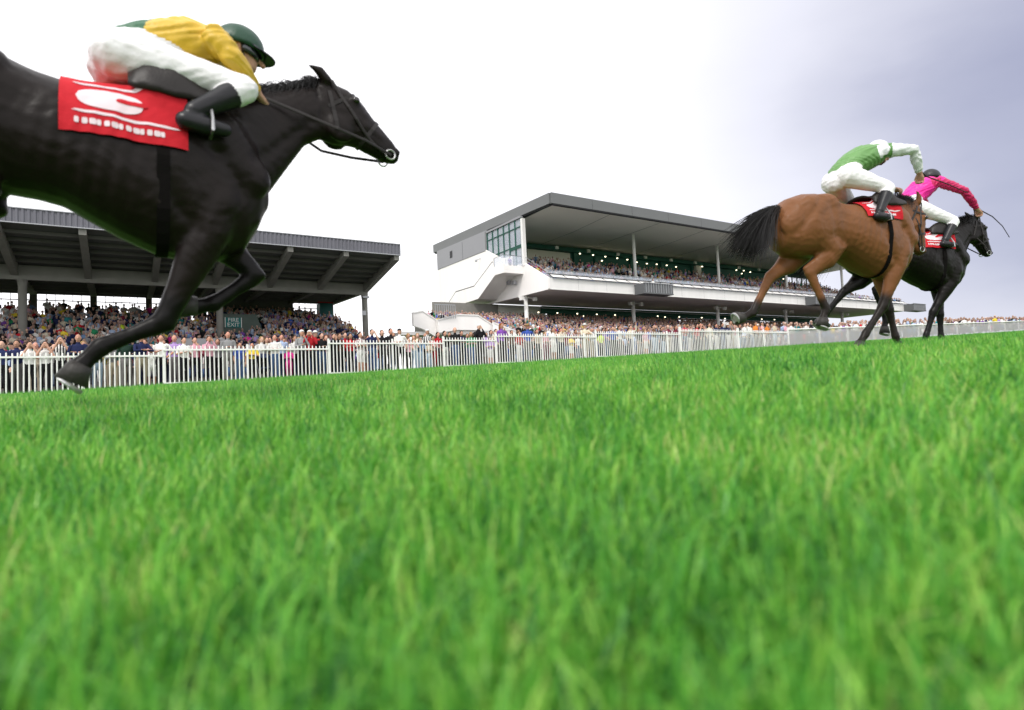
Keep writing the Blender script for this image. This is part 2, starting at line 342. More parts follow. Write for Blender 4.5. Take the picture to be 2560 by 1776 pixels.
# stepped terrace
def terrace(y0, z0, n, dy, dz, zfloor):
    poly = [(y0, zfloor)]
    for k in range(n): poly += [(y0+k*dy, z0+k*dz), (y0+(k+1)*dy, z0+k*dz)]
    poly += [(y0+n*dy, zfloor)]; return poly
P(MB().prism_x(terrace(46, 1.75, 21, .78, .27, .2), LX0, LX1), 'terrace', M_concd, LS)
LTZ = lambda y: 1.75+.27*np.clip(np.floor((y-46)/.78), 0, 20)
# back wall: piers, head beam, solid room and glazed bays
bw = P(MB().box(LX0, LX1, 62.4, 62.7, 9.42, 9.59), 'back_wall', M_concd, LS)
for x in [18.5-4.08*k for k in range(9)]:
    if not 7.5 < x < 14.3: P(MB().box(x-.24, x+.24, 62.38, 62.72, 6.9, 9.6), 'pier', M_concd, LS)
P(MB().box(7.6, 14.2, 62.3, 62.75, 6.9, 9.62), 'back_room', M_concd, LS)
for k in range(9):
    xa = 18.5-4.08*k-4.08+.26; xb = xa+3.56
    if 7 < xa < 14 or xa > 14.2 and False: continue
    mbw = MB()
    for x in np.linspace(xa, xb, 7)[1:-1]: mbw.box(x-.018, x+.018, 62.5, 62.54, 7.2, 9.41)
    mbw.box(xa, xb, 62.49, 62.55, 8.86, 8.93); mbw.box(xa, xb, 62.49, 62.55, 7.9, 7.94)
    P(mbw, 'window_frame', M_black, LS)
P(MB().box(17.0, 18.3, 61.2, 62.35, 6.9, 9.3), 'booth', M_tealwall, LS)
# vomitory enclosure with its sign
vb = P(MB().prism_y([(7.15, 4.2), (10.9, 4.2), (9.85, 7.1), (7.15, 7.1)], 55.0, 58.2).box(7.1, 9.95, 54.96, 58.2, 7.1, 7.16), 'stairwell_wall', mat('green_grey_concrete', (.10, .13, .115), .85, .25, 1.2), LS)
FONT = None
def text(name, body, size, loc, rot, m, parent, ext=.01, align='CENTER'):
    cu = bpy.data.curves.new(name, 'FONT'); cu.body = body; cu.size = size; cu.extrude = ext; cu.align_x = align; cu.align_y = 'CENTER'
    o = bpy.data.objects.new(name, cu); COL.objects.link(o); dg = bpy.context.evaluated_depsgraph_get()
    me = bpy.data.meshes.new_from_object(o.evaluated_get(dg)); bpy.data.objects.remove(o)
    me.materials.clear(); me.materials.append(m)
    o = link(name, me, parent, loc); o.rotation_euler = rot; return o
sg = empty('exit_sign', (8.0, 54.93, 6.42)); tag(sg, 'teal FIRE EXIT sign on the stairwell wall in the older grandstand', 'sign')
MB().box(-.66, .66, -.03, .03, -.42, .42).build('board', M_teal, sg)
for a_ in (-.66, .6): MB().box(a_, a_+.06, -.045, -.031, -.42, .42).build('border', M_white, sg)
text('lettering', 'FIRE', .47, (0, -.035, .2), (math.pi/2, 0, 0), M_white, sg); text('lettering', 'EXIT', .47, (0, -.035, -.2), (math.pi/2, 0, 0), M_white, sg)
sg = empty('betting_sign', (17.75, 61.1, 9.62)); tag(sg, 'small red TOTE sign under the roof at the back of the older grandstand', 'sign')
MB().box(-.95, .95, -.05, .05, -.3, .3).build('board', M_red, sg); text('lettering', 'TOTE', .42, (.12, -.06, 0), (math.pi/2, 0, 0), M_white, sg)

# ------------------------------------------------------------------ right grandstand
RS = empty('grandstand', (75, 60, gzf(75, 50))); tag(RS, 'newer white two storey grandstand with big flat grey edged roof and long balcony', 'grandstand')
def R(mb, name, m, smooth=False, parent=None):
    o = P(mb, name, m, RS, smooth)
    if parent: o.parent = parent; o.matrix_parent_inverse = Matrix()
    return o
X0, XR, XB = 38.3, 113.0, 119.3
def rz_(y): return 19.12+(y-50)*.024
roof = R(MB().prism_x([(50.15, rz_(50)+.25), (78.5, rz_(78.5)+.25), (78.5, rz_(78.5)+1.15), (50.15, rz_(50)+1.15)], X0+.4, XR-.1), 'roof', M_fascia)
R(MB().box(X0+.3, XR, 49.9, 50.15, rz_(50)+.12, rz_(50)+1.28).prism_x([(50.152, rz_(50)+.12), (78.5, rz_(78.5)+.12), (78.5, rz_(78.5)+1.28), (50.152, rz_(50)+1.28)], X0+.15, X0+.398), 'fascia', M_fascia, parent=roof)
R(MB().box(X0+.45, XR, 49.95, 50.3, rz_(50)-.02, rz_(50)+.115).prism_x([(50.31, rz_(50)-.02), (78.4, rz_(78.4)-.02), (78.4, rz_(78.4)+.115), (50.31, rz_(50)+.115)], X0+.32, X0+.62), 'drip_edge', M_black, parent=roof)
# folded soffit
mb = MB(); xs = [X0+.63+8.4*k for k in range(9)]+[XR]; 
for k, x in enumerate(xs):
    mb.v += [(x, 50.32, 19.16), (x, 57, 19.05-(.28 if k % 2 else .0)), (x, 64.5, 18.75 if k % 2 else 18.95)]
for k in range(len(xs)-1):
    a, b = 3*k, 3*k+3
    for j in (0, 1):
        if k % 2: mb.f += [(a+j, a+j+1, b+j), (a+j+1, b+j+1, b+j)]
        else: mb.f += [(a+j, b+j+1, b+j), (a+j, a+j+1, b+j+1)]
mb.m = [0]*len(mb.f); so_ = R(mb, 'soffit', M_soffit, parent=roof)
for k, x in enumerate(xs[:-1]):
    if k: R(MB().tube([(x, 50.35, 19.15), (x, 57, 19.04-(.28 if k % 2 else 0)), (x, 64.4, 18.74 if k % 2 else 18.94)], [.025]*3, side=(1, 0, 0), n=4, dome=False), 'soffit_seam', M_greyclad, parent=roof)
for k in range(11):
    x = 44+5.6*k
    R(MB().box(x-.25, x+.25, 63.4, 63.8, 18.2, 18.62), 'loudspeaker', M_white)
# columns, upper and lower
for k in range(5):
    x = 56.3+16.85*k if k else 56.3
    if x < XR-2: R(MB().bar((x, 55.8, 11.6), (x, 55.8, 19.05), .2, 16), 'column', M_white, True)
for k in range(6):
    x = 38.75+16.8*k
    c = R(MB().bar((x, 55.8, 3.0), (x, 55.8, 10.2), .24, 16), 'column', M_white, True)
    R(MB().box(x-1.2, x+1.2, 55.5, 55.55, 9.85, 9.95).box(x-1.1, x-.75, 55.1, 55.5, 9.55, 9.98).box(x+.75, x+1.1, 55.1, 55.5, 9.55, 9.98), 'floodlight', M_white, parent=c)
# balcony deck, parapet, side wall
dk = R(MB().prism_x([(51.2, 10.22), (63.2, 10.32), (63.2, 10.8), (51.2, 10.8)], X0+.3, XB), 'balcony_deck', M_soffit)
pp = R(MB().box(X0, XB, 50.9, 51.18, 10.2, 11.36).box(X0, XB, 50.86, 51.22, 10.12, 10.198), 'parapet', M_white)
R(MB().prism_x([(50.86, 11.39), (55.2, 13.82), (63.2, 13.85), (63.2, 10.2), (50.86, 10.1)], X0-.02, X0+.28), 'side_wall', M_render)
# white sloping shelf with black brackets along the parapet, and glass and rails behind it
mb = MB().prism_x([(50.7, 11.42), (51.5, 11.86), (51.5, 11.89), (50.7, 11.45)], X0+.6, XB-.3); R(mb, 'balcony_shelf', M_white)
mb = MB().bar((X0+.5, 50.69, 11.42), (XB, 50.69, 11.42), .04, 6).bar((X0+.5, 51.5, 11.92), (XB, 51.5, 11.92), .035, 6)
for x in np.arange(X0+.6, XB, 1.9): mb.bar((x, 50.66, 11.38), (x, 51.5, 11.93), .045, 6)
R(mb, 'shelf_bracket', M_black)
mb = MB()
for z in (12.1, 12.5): mb.bar((X0+.5, 51.9, z), (XB, 51.9, z), .03, 6)
for x in np.arange(X0+1, XB, 1.9): mb.bar((x, 51.9, 11.4), (x, 51.9, 12.5), .025, 6)
for y, z in ((51.9, 12.45), (55.2, 14.5)): mb.bar((X0+.15, y, z-1.0), (X0+.15, y, z), .03, 6)
mb.bar((X0+.15, 51.2, 12.1), (X0+.15, 55.2, 14.55), .03, 6).bar((X0+.15, 51.2, 11.75), (X0+.15, 55.2, 14.2), .02, 6)
R(mb, 'handrail', M_steel)
gm = MB().box(X0+.6, XB, 51.93, 51.94, 11.5, 12.45); R(gm, 'glass_screen', M_glass)
# camera boxes hung on the parapet
for xa, xb in ((51.0, 55.9), (86.5, 91.5), (117.5, 122.3)):
    b = R(MB().box(xa, xb, 49.3, 49.36, 10.15, 11.25).box(xa, xa+.06, 49.361, 50.84, 10.15, 11.25).box(xb-.06, xb, 49.361, 50.84, 10.15, 11.25).box(xa-.02, xb+.02, 49.25, 50.84, 10.02, 10.148), 'viewing_box', M_mesh)
    m2 = MB()
    for x in np.arange(xa+.3, xb, .42): m2.box(x-.03, x+.03, 49.22, 49.299, 10.15, 11.25)
    m2.box(xa-.03, xb+.03, 49.2, 49.3, 11.251, 11.32)
    R(m2, 'frame', M_steel, parent=b)
# upper seating and rear wall
R(MB().prism_x(terrace(52.0, 10.9, 14, .8, .36, 10.5), X0+.3, XR), 'upper_terrace', M_greenseat)
UTZ = lambda y: 10.9+.36*np.clip(np.floor((y-52)/.8), 0, 13)
R(MB().box(X0+.3, 104, 64.3, 64.6, 15.2, 18.9), 'rear_wall', M_green)
R(MB().box(X0+.35, 104, 63.6, 64.29, 18.1, 18.62), 'rear_beam', M_green)
R(MB().box(45.2, 52.4, 64.2, 64.29, 16.7, 18.0), 'wall_panel', M_cream)
R(MB().box(X0+.4, X0+6.6, 64.2, 64.29, 16.2, 18.0), 'wall_panel', M_cream)
for x in (53.2, 57.0, 64.0, 70.5, 77.5, 84.5, 91.0): R(MB().box(x-.25, x+.25, 64.0, 64.28, 15.3, 18.08), 'pilaster', M_green)
R(MB().box(55, 66, 64.1, 64.27, 16.3, 16.55), 'counter', M_cream)
R(MB().box(78.0, 79.2, 63.7, 64.2, 15.0, 18.05), 'pilaster', M_cream)
for k, (x, z) in enumerate([(53.6, 17.9), (56, 17.9), (58.3, 17.85), (60.6, 17.8), (62.6, 17.75), (57.6, 17.2), (64.5, 17.5), (66.6, 17.45), (68.7, 17.5), (70.9, 17.5), (73.0, 17.4), (79.2, 17.9), (88, 17.9), (90.0, 17.95), (91.8, 17.8), (89.4, 17.4), (99, 17.3), (101.5, 17.2)]):
    R(MB().ball((x, 63.5, z), (.13, .13, .09), 8), 'ceiling_lamp', M_lamp, True)
# open end beyond the rear wall: glazed screen on posts
mb = MB()
for x in np.arange(104.2, 112, 1.6): mb.box(x-.08, x+.08, 64.4, 64.55, 15.0, 18.9)
mb.box(104, 112, 64.4, 64.55, 17.9, 18.9); R(mb, 'end_screen', M_green)
# lower hall
R(MB().prism_x(terrace(45.6, 3.45, 20, .8, .2, 1.0), 27.5, 109), 'lower_terrace', M_concd)
BTZ = lambda y: 3.45+.2*np.clip(np.floor((y-45.6)/.8), 0, 19)
R(MB().box(47.2, 72, 63.0, 63.3, 6.5, 10.25).box(46.0, 112, 62.6, 62.99, 9.25, 10.2), 'hall_wall', M_green)
R(MB().box(X0+.4, 108, 61.5, 61.7, 9.72, 9.8), 'conduit', M_steel)
for x0_, x1_ in ((72.1, 82), (84, 93), (96, 108)):
    mb = MB()
    for x in np.arange(x0_, x1_, 1.25): mb.box(x-.09, x+.09, 63.0, 63.2, 6.5, 9.24)
    mb.box(x0_, x1_, 63.0, 63.2, 9.0, 9.245); R(mb, 'hall_window', M_black)
for k, (x, y, z) in enumerate([(44.2, 61, 9.1), (47.2, 61, 9.1), (50.5, 61, 9.1), (53.9, 61, 9.1), (57.2, 61, 9.1), (60.6, 61, 9.1), (51.5, 61, 8.8), (64.5, 60, 9.0), (66, 60, 8.9), (69, 60, 9.0), (74, 60, 9.0), (79.5, 60, 9.0), (84, 60, 9.1), (89, 60, 9.1), (92.5, 60, 9.1), (96, 60, 9.1)]):
    R(MB().ball((x, y, z), (.11, .11, .08), 8), 'ceiling_lamp', M_lamp, True)
R(MB().box(39.5, 46.8, 63.0, 63.4, 6.2, 10.2), 'hall_wall', M_render)
# left end wall: white wall, grey cladding with vent, glazing
R(MB().prism_x([(63.2, 0.8), (76.9, 0.8), (76.9, 17.1), (63.2, 16.95)], X0, X0+.3), 'end_wall', M_render)
cl = R(MB().prism_x([(63.0, 16.98), (76.95, 17.12), (76.95, rz_(77)+.02), (63.0, rz_(63)+.02)], X0-.06, X0+.29), 'cladding', M_greyclad)
R(MB().box(X0-.09, X0-.061, 72.2, 72.9, 17.95, 18.9), 'vent', M_black, parent=cl)
R(MB().box(X0-.08, X0-.061, 69.25, 69.32, 17.06, 19.4).box(X0-.085, X0-.061, 63.0, 63.35, 17.0, 19.3), 'cladding_joint', M_fascia, parent=cl)
gl = R(MB().box(X0+.05, X0+.08, 55.4, 63.0, 13.5, rz_(55)-.25), 'glazing', M_glass)
mb = MB()
for y in np.linspace(55.45, 62.95, 7): mb.box(X0-.04, X0+.12, y-.07, y+.07, 13.5, rz_(y)-.2)
for z in (16.0, 18.1): mb.box(X0-.03, X0+.1, 55.4, 63.0, z-.05, z+.05)
mb.box(X0-.05, X0+.12, 55.4, 58.0, 15.7, 15.9)
R(mb, 'mullion', M_green, parent=gl)
R(MB().box(X0-.1, X0+.3, 55.4, 63.0, rz_(55)-.18, rz_(55)+.05), 'glazing_head', M_greyclad, parent=gl)
R(MB().box(X0-.12, X0+.3, 55.0, 55.36, 13.5, 18.9), 'column', M_white)
# white outer staircase on the end wall
XO = 35.67
st_o = [(55.39, 12.57), (57.27, 12.62), (61.29, 10.51), (66.04, 10.45), (68.2, 9.2), (71.5, 7.0)]
st_t = [(55.39, 13.56), (57.6, 13.6), (57.83, 14.15), (62.2, 12.1), (66.9, 12.15), (69.85, 10.56), (73.5, 8.4), (73.5, 7.0)]
stc = R(MB().prism_x(st_o+st_t[::-1], XO, XO+.18), 'staircase', M_render)
sl = MB()
for (ya, za), (yb, zb_) in zip(st_o[:-1], st_o[1:]): sl.prism_x([(ya, za+.02), (yb, zb_+.02), (yb, zb_+.35), (ya, za+.35)], XO+.181, X0-.03)
R(sl, 'stair_slab', M_render, parent=stc)
R(MB().box(XO+.181, X0-.03, 55.39, 55.55, 12.93, 13.45), 'landing_parapet', M_render, parent=stc)
R(MB().prism_x([(57.3, 12.9), (63.1, 12.9), (63.1, 17.0), (59.5, 15.2), (57.3, 15.0)], X0-.2, X0-.04), 'landing_wall', M_render, parent=stc)
mb = MB(); rl = [(57.83, 14.2), (62.2, 12.15), (66.9, 12.2), (69.85, 10.6), (73.5, 8.45)]
for a, b in zip(rl[:-1], rl[1:]): mb.bar((XO+.09, a[0], a[1]+.06), (XO+.09, b[0], b[1]+.06), .07, 6)
mb.bar((XO+.09, 57.5, 13.5), (XO+.09, 57.5, 14.6), .04, 6).bar((XO+.1, 55.45, 14.6), (XO+.1, 57.5, 14.6), .03, 6).bar((XO+.1, 55.45, 14.6), (X0, 55.45, 14.6), .03, 6)
R(mb, 'handrail', M_fascia, parent=stc)
R(MB().box(XO+.08, XO+.1, 55.45, 57.5, 13.57, 14.55).box(XO+.2, X0-.1, 55.44, 55.46, 13.5, 14.55), 'glass_screen', M_glass, parent=stc)
for y, z in ((58.0, 12.0), (56.9, 11.8)):
    R(MB().box(X0-.5, X0-.15, y-.25, y+.25, z-.2, z+.25).bar((X0-.15, y, z), (X0, y, z), .05), 'floodlight', M_steel)
R(MB().bar((X0-.6, 64.8, 16.0), (X0, 64.8, 16.3), .04).ball((X0-.65, 64.8, 15.95), .17, 10), 'floodlight', M_steel)
# ramp walls in front of the left end
def ramp(top, bot, y0, y1, name):
    r_ = R(MB().prism_y(top+bot[::-1], y0, y1), name, M_render)
    c = MB()
    for (xa, za), (xb, zb_) in zip(top[:-1], top[1:]): c.prism_y([(xa, za+.003), (xb, zb_+.003), (xb, zb_+.12), (xa, za+.12)], y0-.06, y1+.06)
    R(c, 'coping', M_white, parent=r_); return r_
ramp([(21.6, 6.75), (22.5, 6.95), (24.1, 6.0)], [(21.6, 5.7), (22.5, 5.4), (24.1, 4.5)], 48.6, 48.9, 'ramp_wall')
ramp([(23.7, 6.1), (25.7, 6.62), (27.8, 6.62), (30.3, 5.25)], [(23.7, 5.0), (25.7, 5.3), (27.8, 5.3), (30.3, 3.2)], 48.0, 48.3, 'ramp_wall')
ramp([(29.2, 5.9), (34.5, 4.2)], [(29.2, 4.6), (34.5, 3.0)], 47.5, 47.7, 'ramp_wall')
ramp([(27.5, 5.05), (30.8, 5.2), (34.0, 3.9)], [(27.5, 3.0), (30.8, 3.0), (34.0, 2.6)], 46.8, 47.0, 'ramp_wall')
R(MB().box(23.7, 28.6, 48.35, 52.5, 4.9, 5.3).box(20.6, 24.4, 49.0, 51, 4.9, 5.2).box(28.4, 28.8, 48.4, 52.4, 1.2, 4.85), 'walkway', M_render)
mb = MB()
for x in np.arange(23.4, 25.4, .22): mb.box(x-.02, x+.02, 47.8, 47.85, 6.3, 7.5)
mb.box(23.3, 25.4, 47.78, 47.86, 7.5, 7.56); R(mb, 'gate', M_steel)

# ------------------------------------------------------------------ spectators
M_skin = attr_mat('spectator_skin', 'skin_color', 'OBJECT', .6, .1, 20, .05)
M_top = attr_mat('spectator_top', 'top_color', 'OBJECT', .85, .15, 22, .5)
M_leg = attr_mat('spectator_trousers', 'leg_color', 'OBJECT', .9, .18, 22, .4)
M_shoe = mat('spectator_shoes', (.02, .018, .016), .6, .2, 10)
M_hair = attr_mat('spectator_hair', 'hair_color', 'OBJECT', .8, .3, 60, .4)
M_stripe = mat('striped_shirt', (.5, .5, .5), .85, .1, 20); _t = M_stripe.node_tree; _b = _t.nodes['Principled BSDF']
_c = _t.nodes.new('ShaderNodeTexCoord'); _x = _t.nodes.new('ShaderNodeTexWave'); _x.inputs['Scale'].default_value = 4.2; _x.bands_direction = 'X'; _x.inputs['Distortion'].default_value = .4
_t.links.new(_c.outputs['Object'], _x.inputs['Vector']); _r = _t.nodes.new('ShaderNodeValToRGB'); _r.color_ramp.interpolation = 'CONSTANT'
_a = _t.nodes.new('ShaderNodeAttribute'); _a.attribute_type = 'OBJECT'; _a.attribute_name = 'top_color'; _r.color_ramp.elements[1].position = .5
_m = _t.nodes.new('ShaderNodeMix'); _m.data_type = 'RGBA'; _m.inputs['B'].default_value = (.75, .74, .72, 1)
_t.links.new(_x.outputs['Fac'], _r.inputs[0]); _t.links.new(_r.outputs[0], _m.inputs['Factor']); _t.links.new(_a.outputs['Color'], _m.inputs['A']); _t.links.new(_m.outputs['Result'], _b.inputs['Base Color'])
def arm_pose(p):
    D = {'down': ((.25, .03, 1.16), (.24, -.06, .90)), 'camera': ((.25, -.17, 1.24), (.07, -.19, 1.585)), 'folded': ((.26, -.06, 1.16), (-.06, -.19, 1.2)),
         'leaning': ((.27, -.22, 1.22), (-.04, -.40, 1.24)), 'hip': ((.38, .07, 1.19), (.16, -.05, 1.0)), 'holding': ((.25, -.02, 1.15), (.07, -.24, 1.2)), 'raised': ((.33, -.1, 1.5), (.30, -.15, 1.82)), 'chin': ((.2, -.18, 1.16), (.05, -.16, 1.47))}
    a = p.split('+'); l, r = D[a[0]], D[a[-1]]
    return [(1, l), (-1, r)]
def person_mesh(pose, short, bare=False):
    mb = MB(); seg = []
    def limb(pts, rad, lab, flat=1.0):
        mb.tube(pts, [(r_, r_*flat) for r_ in rad], side=(1, 0, 0), n=12)
        for (a, b, ra, rb, l) in zip(pts[:-1], pts[1:], rad[:-1], rad[1:], lab): seg.append((a, b, ra, rb, l))
    mb.tube([(0, .0, .86), (0, .01, .95), (0, 0, 1.12), (0, -.01, 1.28), (0, 0, 1.40), (0, .01, 1.47)], [(.15, .11), (.165, .125), (.145, .105), (.175, .12), (.165, .10), (.07, .065)], side=(1, 0, 0), n=18)
    for a, b, ra, rb, l in (((0, .0, .86), (0, 0, 1.0), .16, .15, 2), ((0, 0, 1.02), (0, 0, 1.3), .15, .17, 1), ((0, 0, 1.3), (0, 0, 1.45), .17, .10, 1), ((-.15, 0, 1.42), (.15, 0, 1.42), .07, .07, 1), ((-.1, 0, .95), (.1, 0, .95), .12, .12, 2)): seg.append((a, b, ra, rb, l))
    limb([(0, .0, 1.44), (0, -.015, 1.56)], [.058, .052], [0])
    mb.ball((0, -.015, 1.655), (.078, .098, .115), 16); mb.ball((0, -.05, 1.60), (.055, .06, .06), 12); mb.tube([(0, -.10, 1.665), (0, -.128, 1.63)], [.011, .017], n=8); mb.ball((.078, 0, 1.65), (.012, .02, .03), 8); mb.ball((-.078, 0, 1.65), (.012, .02, .03), 8)
    seg.append(((0, -.02, 1.6), (0, -.02, 1.68), .09, .09, 0))
    for s, ((ex, ey, ez), (hx, hy, hz)) in arm_pose(pose):
        sh = (.185*s, 0, 1.415); e = (ex*s, ey, ez); h = (hx*s, hy, hz); m1 = tuple(a*.55+b*.45 for a, b in zip(sh, e))
        limb([(.15*s, 0, 1.42), sh, m1, e], [.062, .06, .05, .04], [1, 1, 0 if (short and False) else 1])
        mm = tuple(a*.35+b*.65 for a, b in zip(e, h)); limb([e, mm, h], [.041, .037, .026], [0 if short else 1]*2)
        d = Vector(h)-Vector(e); d.normalize(); hd = Vector(h); o = Vector((1, 0, 0))-d*d.x; o.normalize()
        mb.tube([hd, hd+d*.07], [(.034, .018), (.036, .016)], side=o, n=10); seg.append((h, tuple(hd+d*.16), .04, .03, 0))
        for k in range(4):
            b0 = hd+d*.07+o*(.024-.016*k); b1 = b0+d*(.04+.008*(k in (1, 2))); b2 = b1+d*.022+Vector((0, -.015, -.012)); mb.tube([b0, b1, b2], [.0085, .008, .007], n=6)
        th = hd+d*.02+o*.03*(1 if s < 0 else -1); mb.tube([th, th+d*.035+o*.02*(1 if s < 0 else -1), th+d*.06+o*.018*(1 if s < 0 else -1)], [.011, .010, .008], n=6)
    for s in (1, -1):
        limb([(.085*s, 0, .92), (.095*s, -.005, .72), (.10*s, -.01, .5), (.10*s, .02, .30), (.10*s, .02, .10)], [.098, .085, .062, .058, .042], [2, 2, 0 if bare else 2, 0 if bare else 2])
        limb([(.10*s, .04, .05), (.105*s, -.06, .045), (.115*s, -.15, .035)], [.045, .045, .035], [3, 3]); seg.append(((.1*s, .02, .1), (.1*s, .02, .06), .05, .05, 3))
    me = remesh(mb, .0125, 3, 'person'); v, c = mesh_np(me); lab = seg_label(c, seg)
    if short: lab[(lab == 1) & (np.abs(c[:, 0]) > .2) & False] = 0
    for m in (M_skin, M_top, M_leg, M_shoe): me.materials.append(m)
    me.polygons.foreach_set('material_index', lab.astype(np.int32)); return me
def hair_mesh(kind):
    mb = MB(); r = random.Random(hash(kind) % 97)
    if kind == 'short': mb.ball((0, .008, 1.69), (.087, .098, .098), 16); mb.ball((0, .035, 1.64), (.084, .08, .09), 14)
    if kind == 'long': mb.ball((0, .01, 1.69), (.092, .10, .098), 16); mb.tube([(0, .04, 1.68), (0, .06, 1.58), (0, .065, 1.43)], [(.09, .075), (.098, .06), (.085, .03)], side=(1, 0, 0), n=14)
    if kind == 'balding': mb.ball((0, .04, 1.645), (.086, .078, .075), 14)
    if kind == 'cap': mb.ball((0, .0, 1.70), (.09, .103, .08), 16); mb.tube([(0, -.08, 1.715), (0, -.17, 1.70)], [(.07, .009), (.05, .006)], side=(1, 0, 0), n=12)
    if kind == 'hat': mb.ball((0, .0, 1.72), (.09, .10, .085), 16); mb.tube([(0, 0, 1.705), (0, 0, 1.72)], [(.16, .17), (.16, .17)], side=(1, 0, 0), n=18, dome=False)
    me = mb.mesh('hair') if kind in ('hat',) else remesh(mb, .012, 3, 'hair')
    me.materials.append(M_hair); me.polygons.foreach_set('use_smooth', [True]*len(me.polygons)); return me
PM, HM = {}, {}
def pmesh(pose, short, bare=False):
    k = (pose, short, bare)
    if k not in PM: PM[k] = person_mesh(*k)
    return PM[k]
def hmesh(k):
    if k not in HM: HM[k] = hair_mesh(k)
    return HM[k]
TOPS = {'white': (.78, .77, .75), 'black': (.012, .012, .014), 'navy': (.018, .025, .085), 'pale blue': (.42, .52, .72), 'blue': (.06, .12, .48), 'red': (.50, .02, .03), 'pink': (.75, .40, .48), 'grey': (.28, .28, .29), 'dark green': (.02, .05, .035),
        'green': (.03, .28, .12), 'yellow': (.80, .62, .06), 'lilac': (.42, .28, .58), 'purple': (.20, .07, .36), 'cream': (.70, .62, .48), 'maroon': (.17, .02, .04), 'lime': (.62, .80, .05), 'magenta': (.70, .04, .30), 'orange': (.75, .25, .05), 'brown': (.14, .075, .045), 'denim': (.16, .26, .44), 'teal': (.03, .22, .24)}
LEGS = {'black': (.012, .012, .014), 'jeans': (.06, .11, .23), 'pale jeans': (.35, .45, .58), 'beige': (.42, .36, .27), 'grey': (.19, .18, .18), 'navy': (.015, .02, .05), 'white': (.72, .71, .70), 'maroon': (.18, .02, .07), 'magenta': (.70, .04, .28), 'red': (.42, .02, .03)}
HAIRC = {'dark': (.015, .011, .009), 'brown': (.06, .032, .016), 'fair': (.34, .22, .09), 'grey': (.36, .35, .34), 'white': (.75, .74, .72), 'black': (.012, .012, .013), 'red': (.4, .02, .03), 'ginger': (.28, .09, .025)}
ORD = 'zeroth first second third fourth fifth sixth seventh eighth ninth tenth eleventh twelfth thirteenth fourteenth fifteenth sixteenth seventeenth eighteenth nineteenth twentieth'.split()
NPER = 0
def person(x, y, z, top, leg, pose, hair='short', hc='brown', short=False, h=1.0, rz=0.0, stripe=False, bare=False):
    global NPER
    me = pmesh(pose, short, bare); o = link('person', me, None, (x, y, z)); w = 1.0 if h > .85 else 1.06
    o.scale = (h*w, h*w, h); o.rotation_euler = (0, 0, rz); NPER += 1
    sk = random.choice([(.58, .33, .24), (.50, .27, .19), (.62, .38, .29), (.45, .25, .17), (.60, .30, .22)])
    k = random.uniform(.82, 1.15); o['top_color'] = [c*k for c in TOPS[top]]; o['leg_color'] = LEGS[leg]; o['skin_color'] = sk
    if stripe: o.material_slots[1].link = 'OBJECT'; o.material_slots[1].material = M_stripe
    if hair:
        q = link({'cap': 'cap', 'hat': 'hat'}.get(hair, 'hair'), hmesh(hair), o); q['hair_color'] = HAIRC[hc]
    o['category'] = 'person'; o['_k'] = 0; del o['_k']
    return o
def at(px, py, Y):                                # where the viewing ray through a photo pixel meets the vertical plane y = Y
    d = FW+RT*((px-1280)/1498.)-UP*((py-888)/1498.); return d*(Y/d.y)
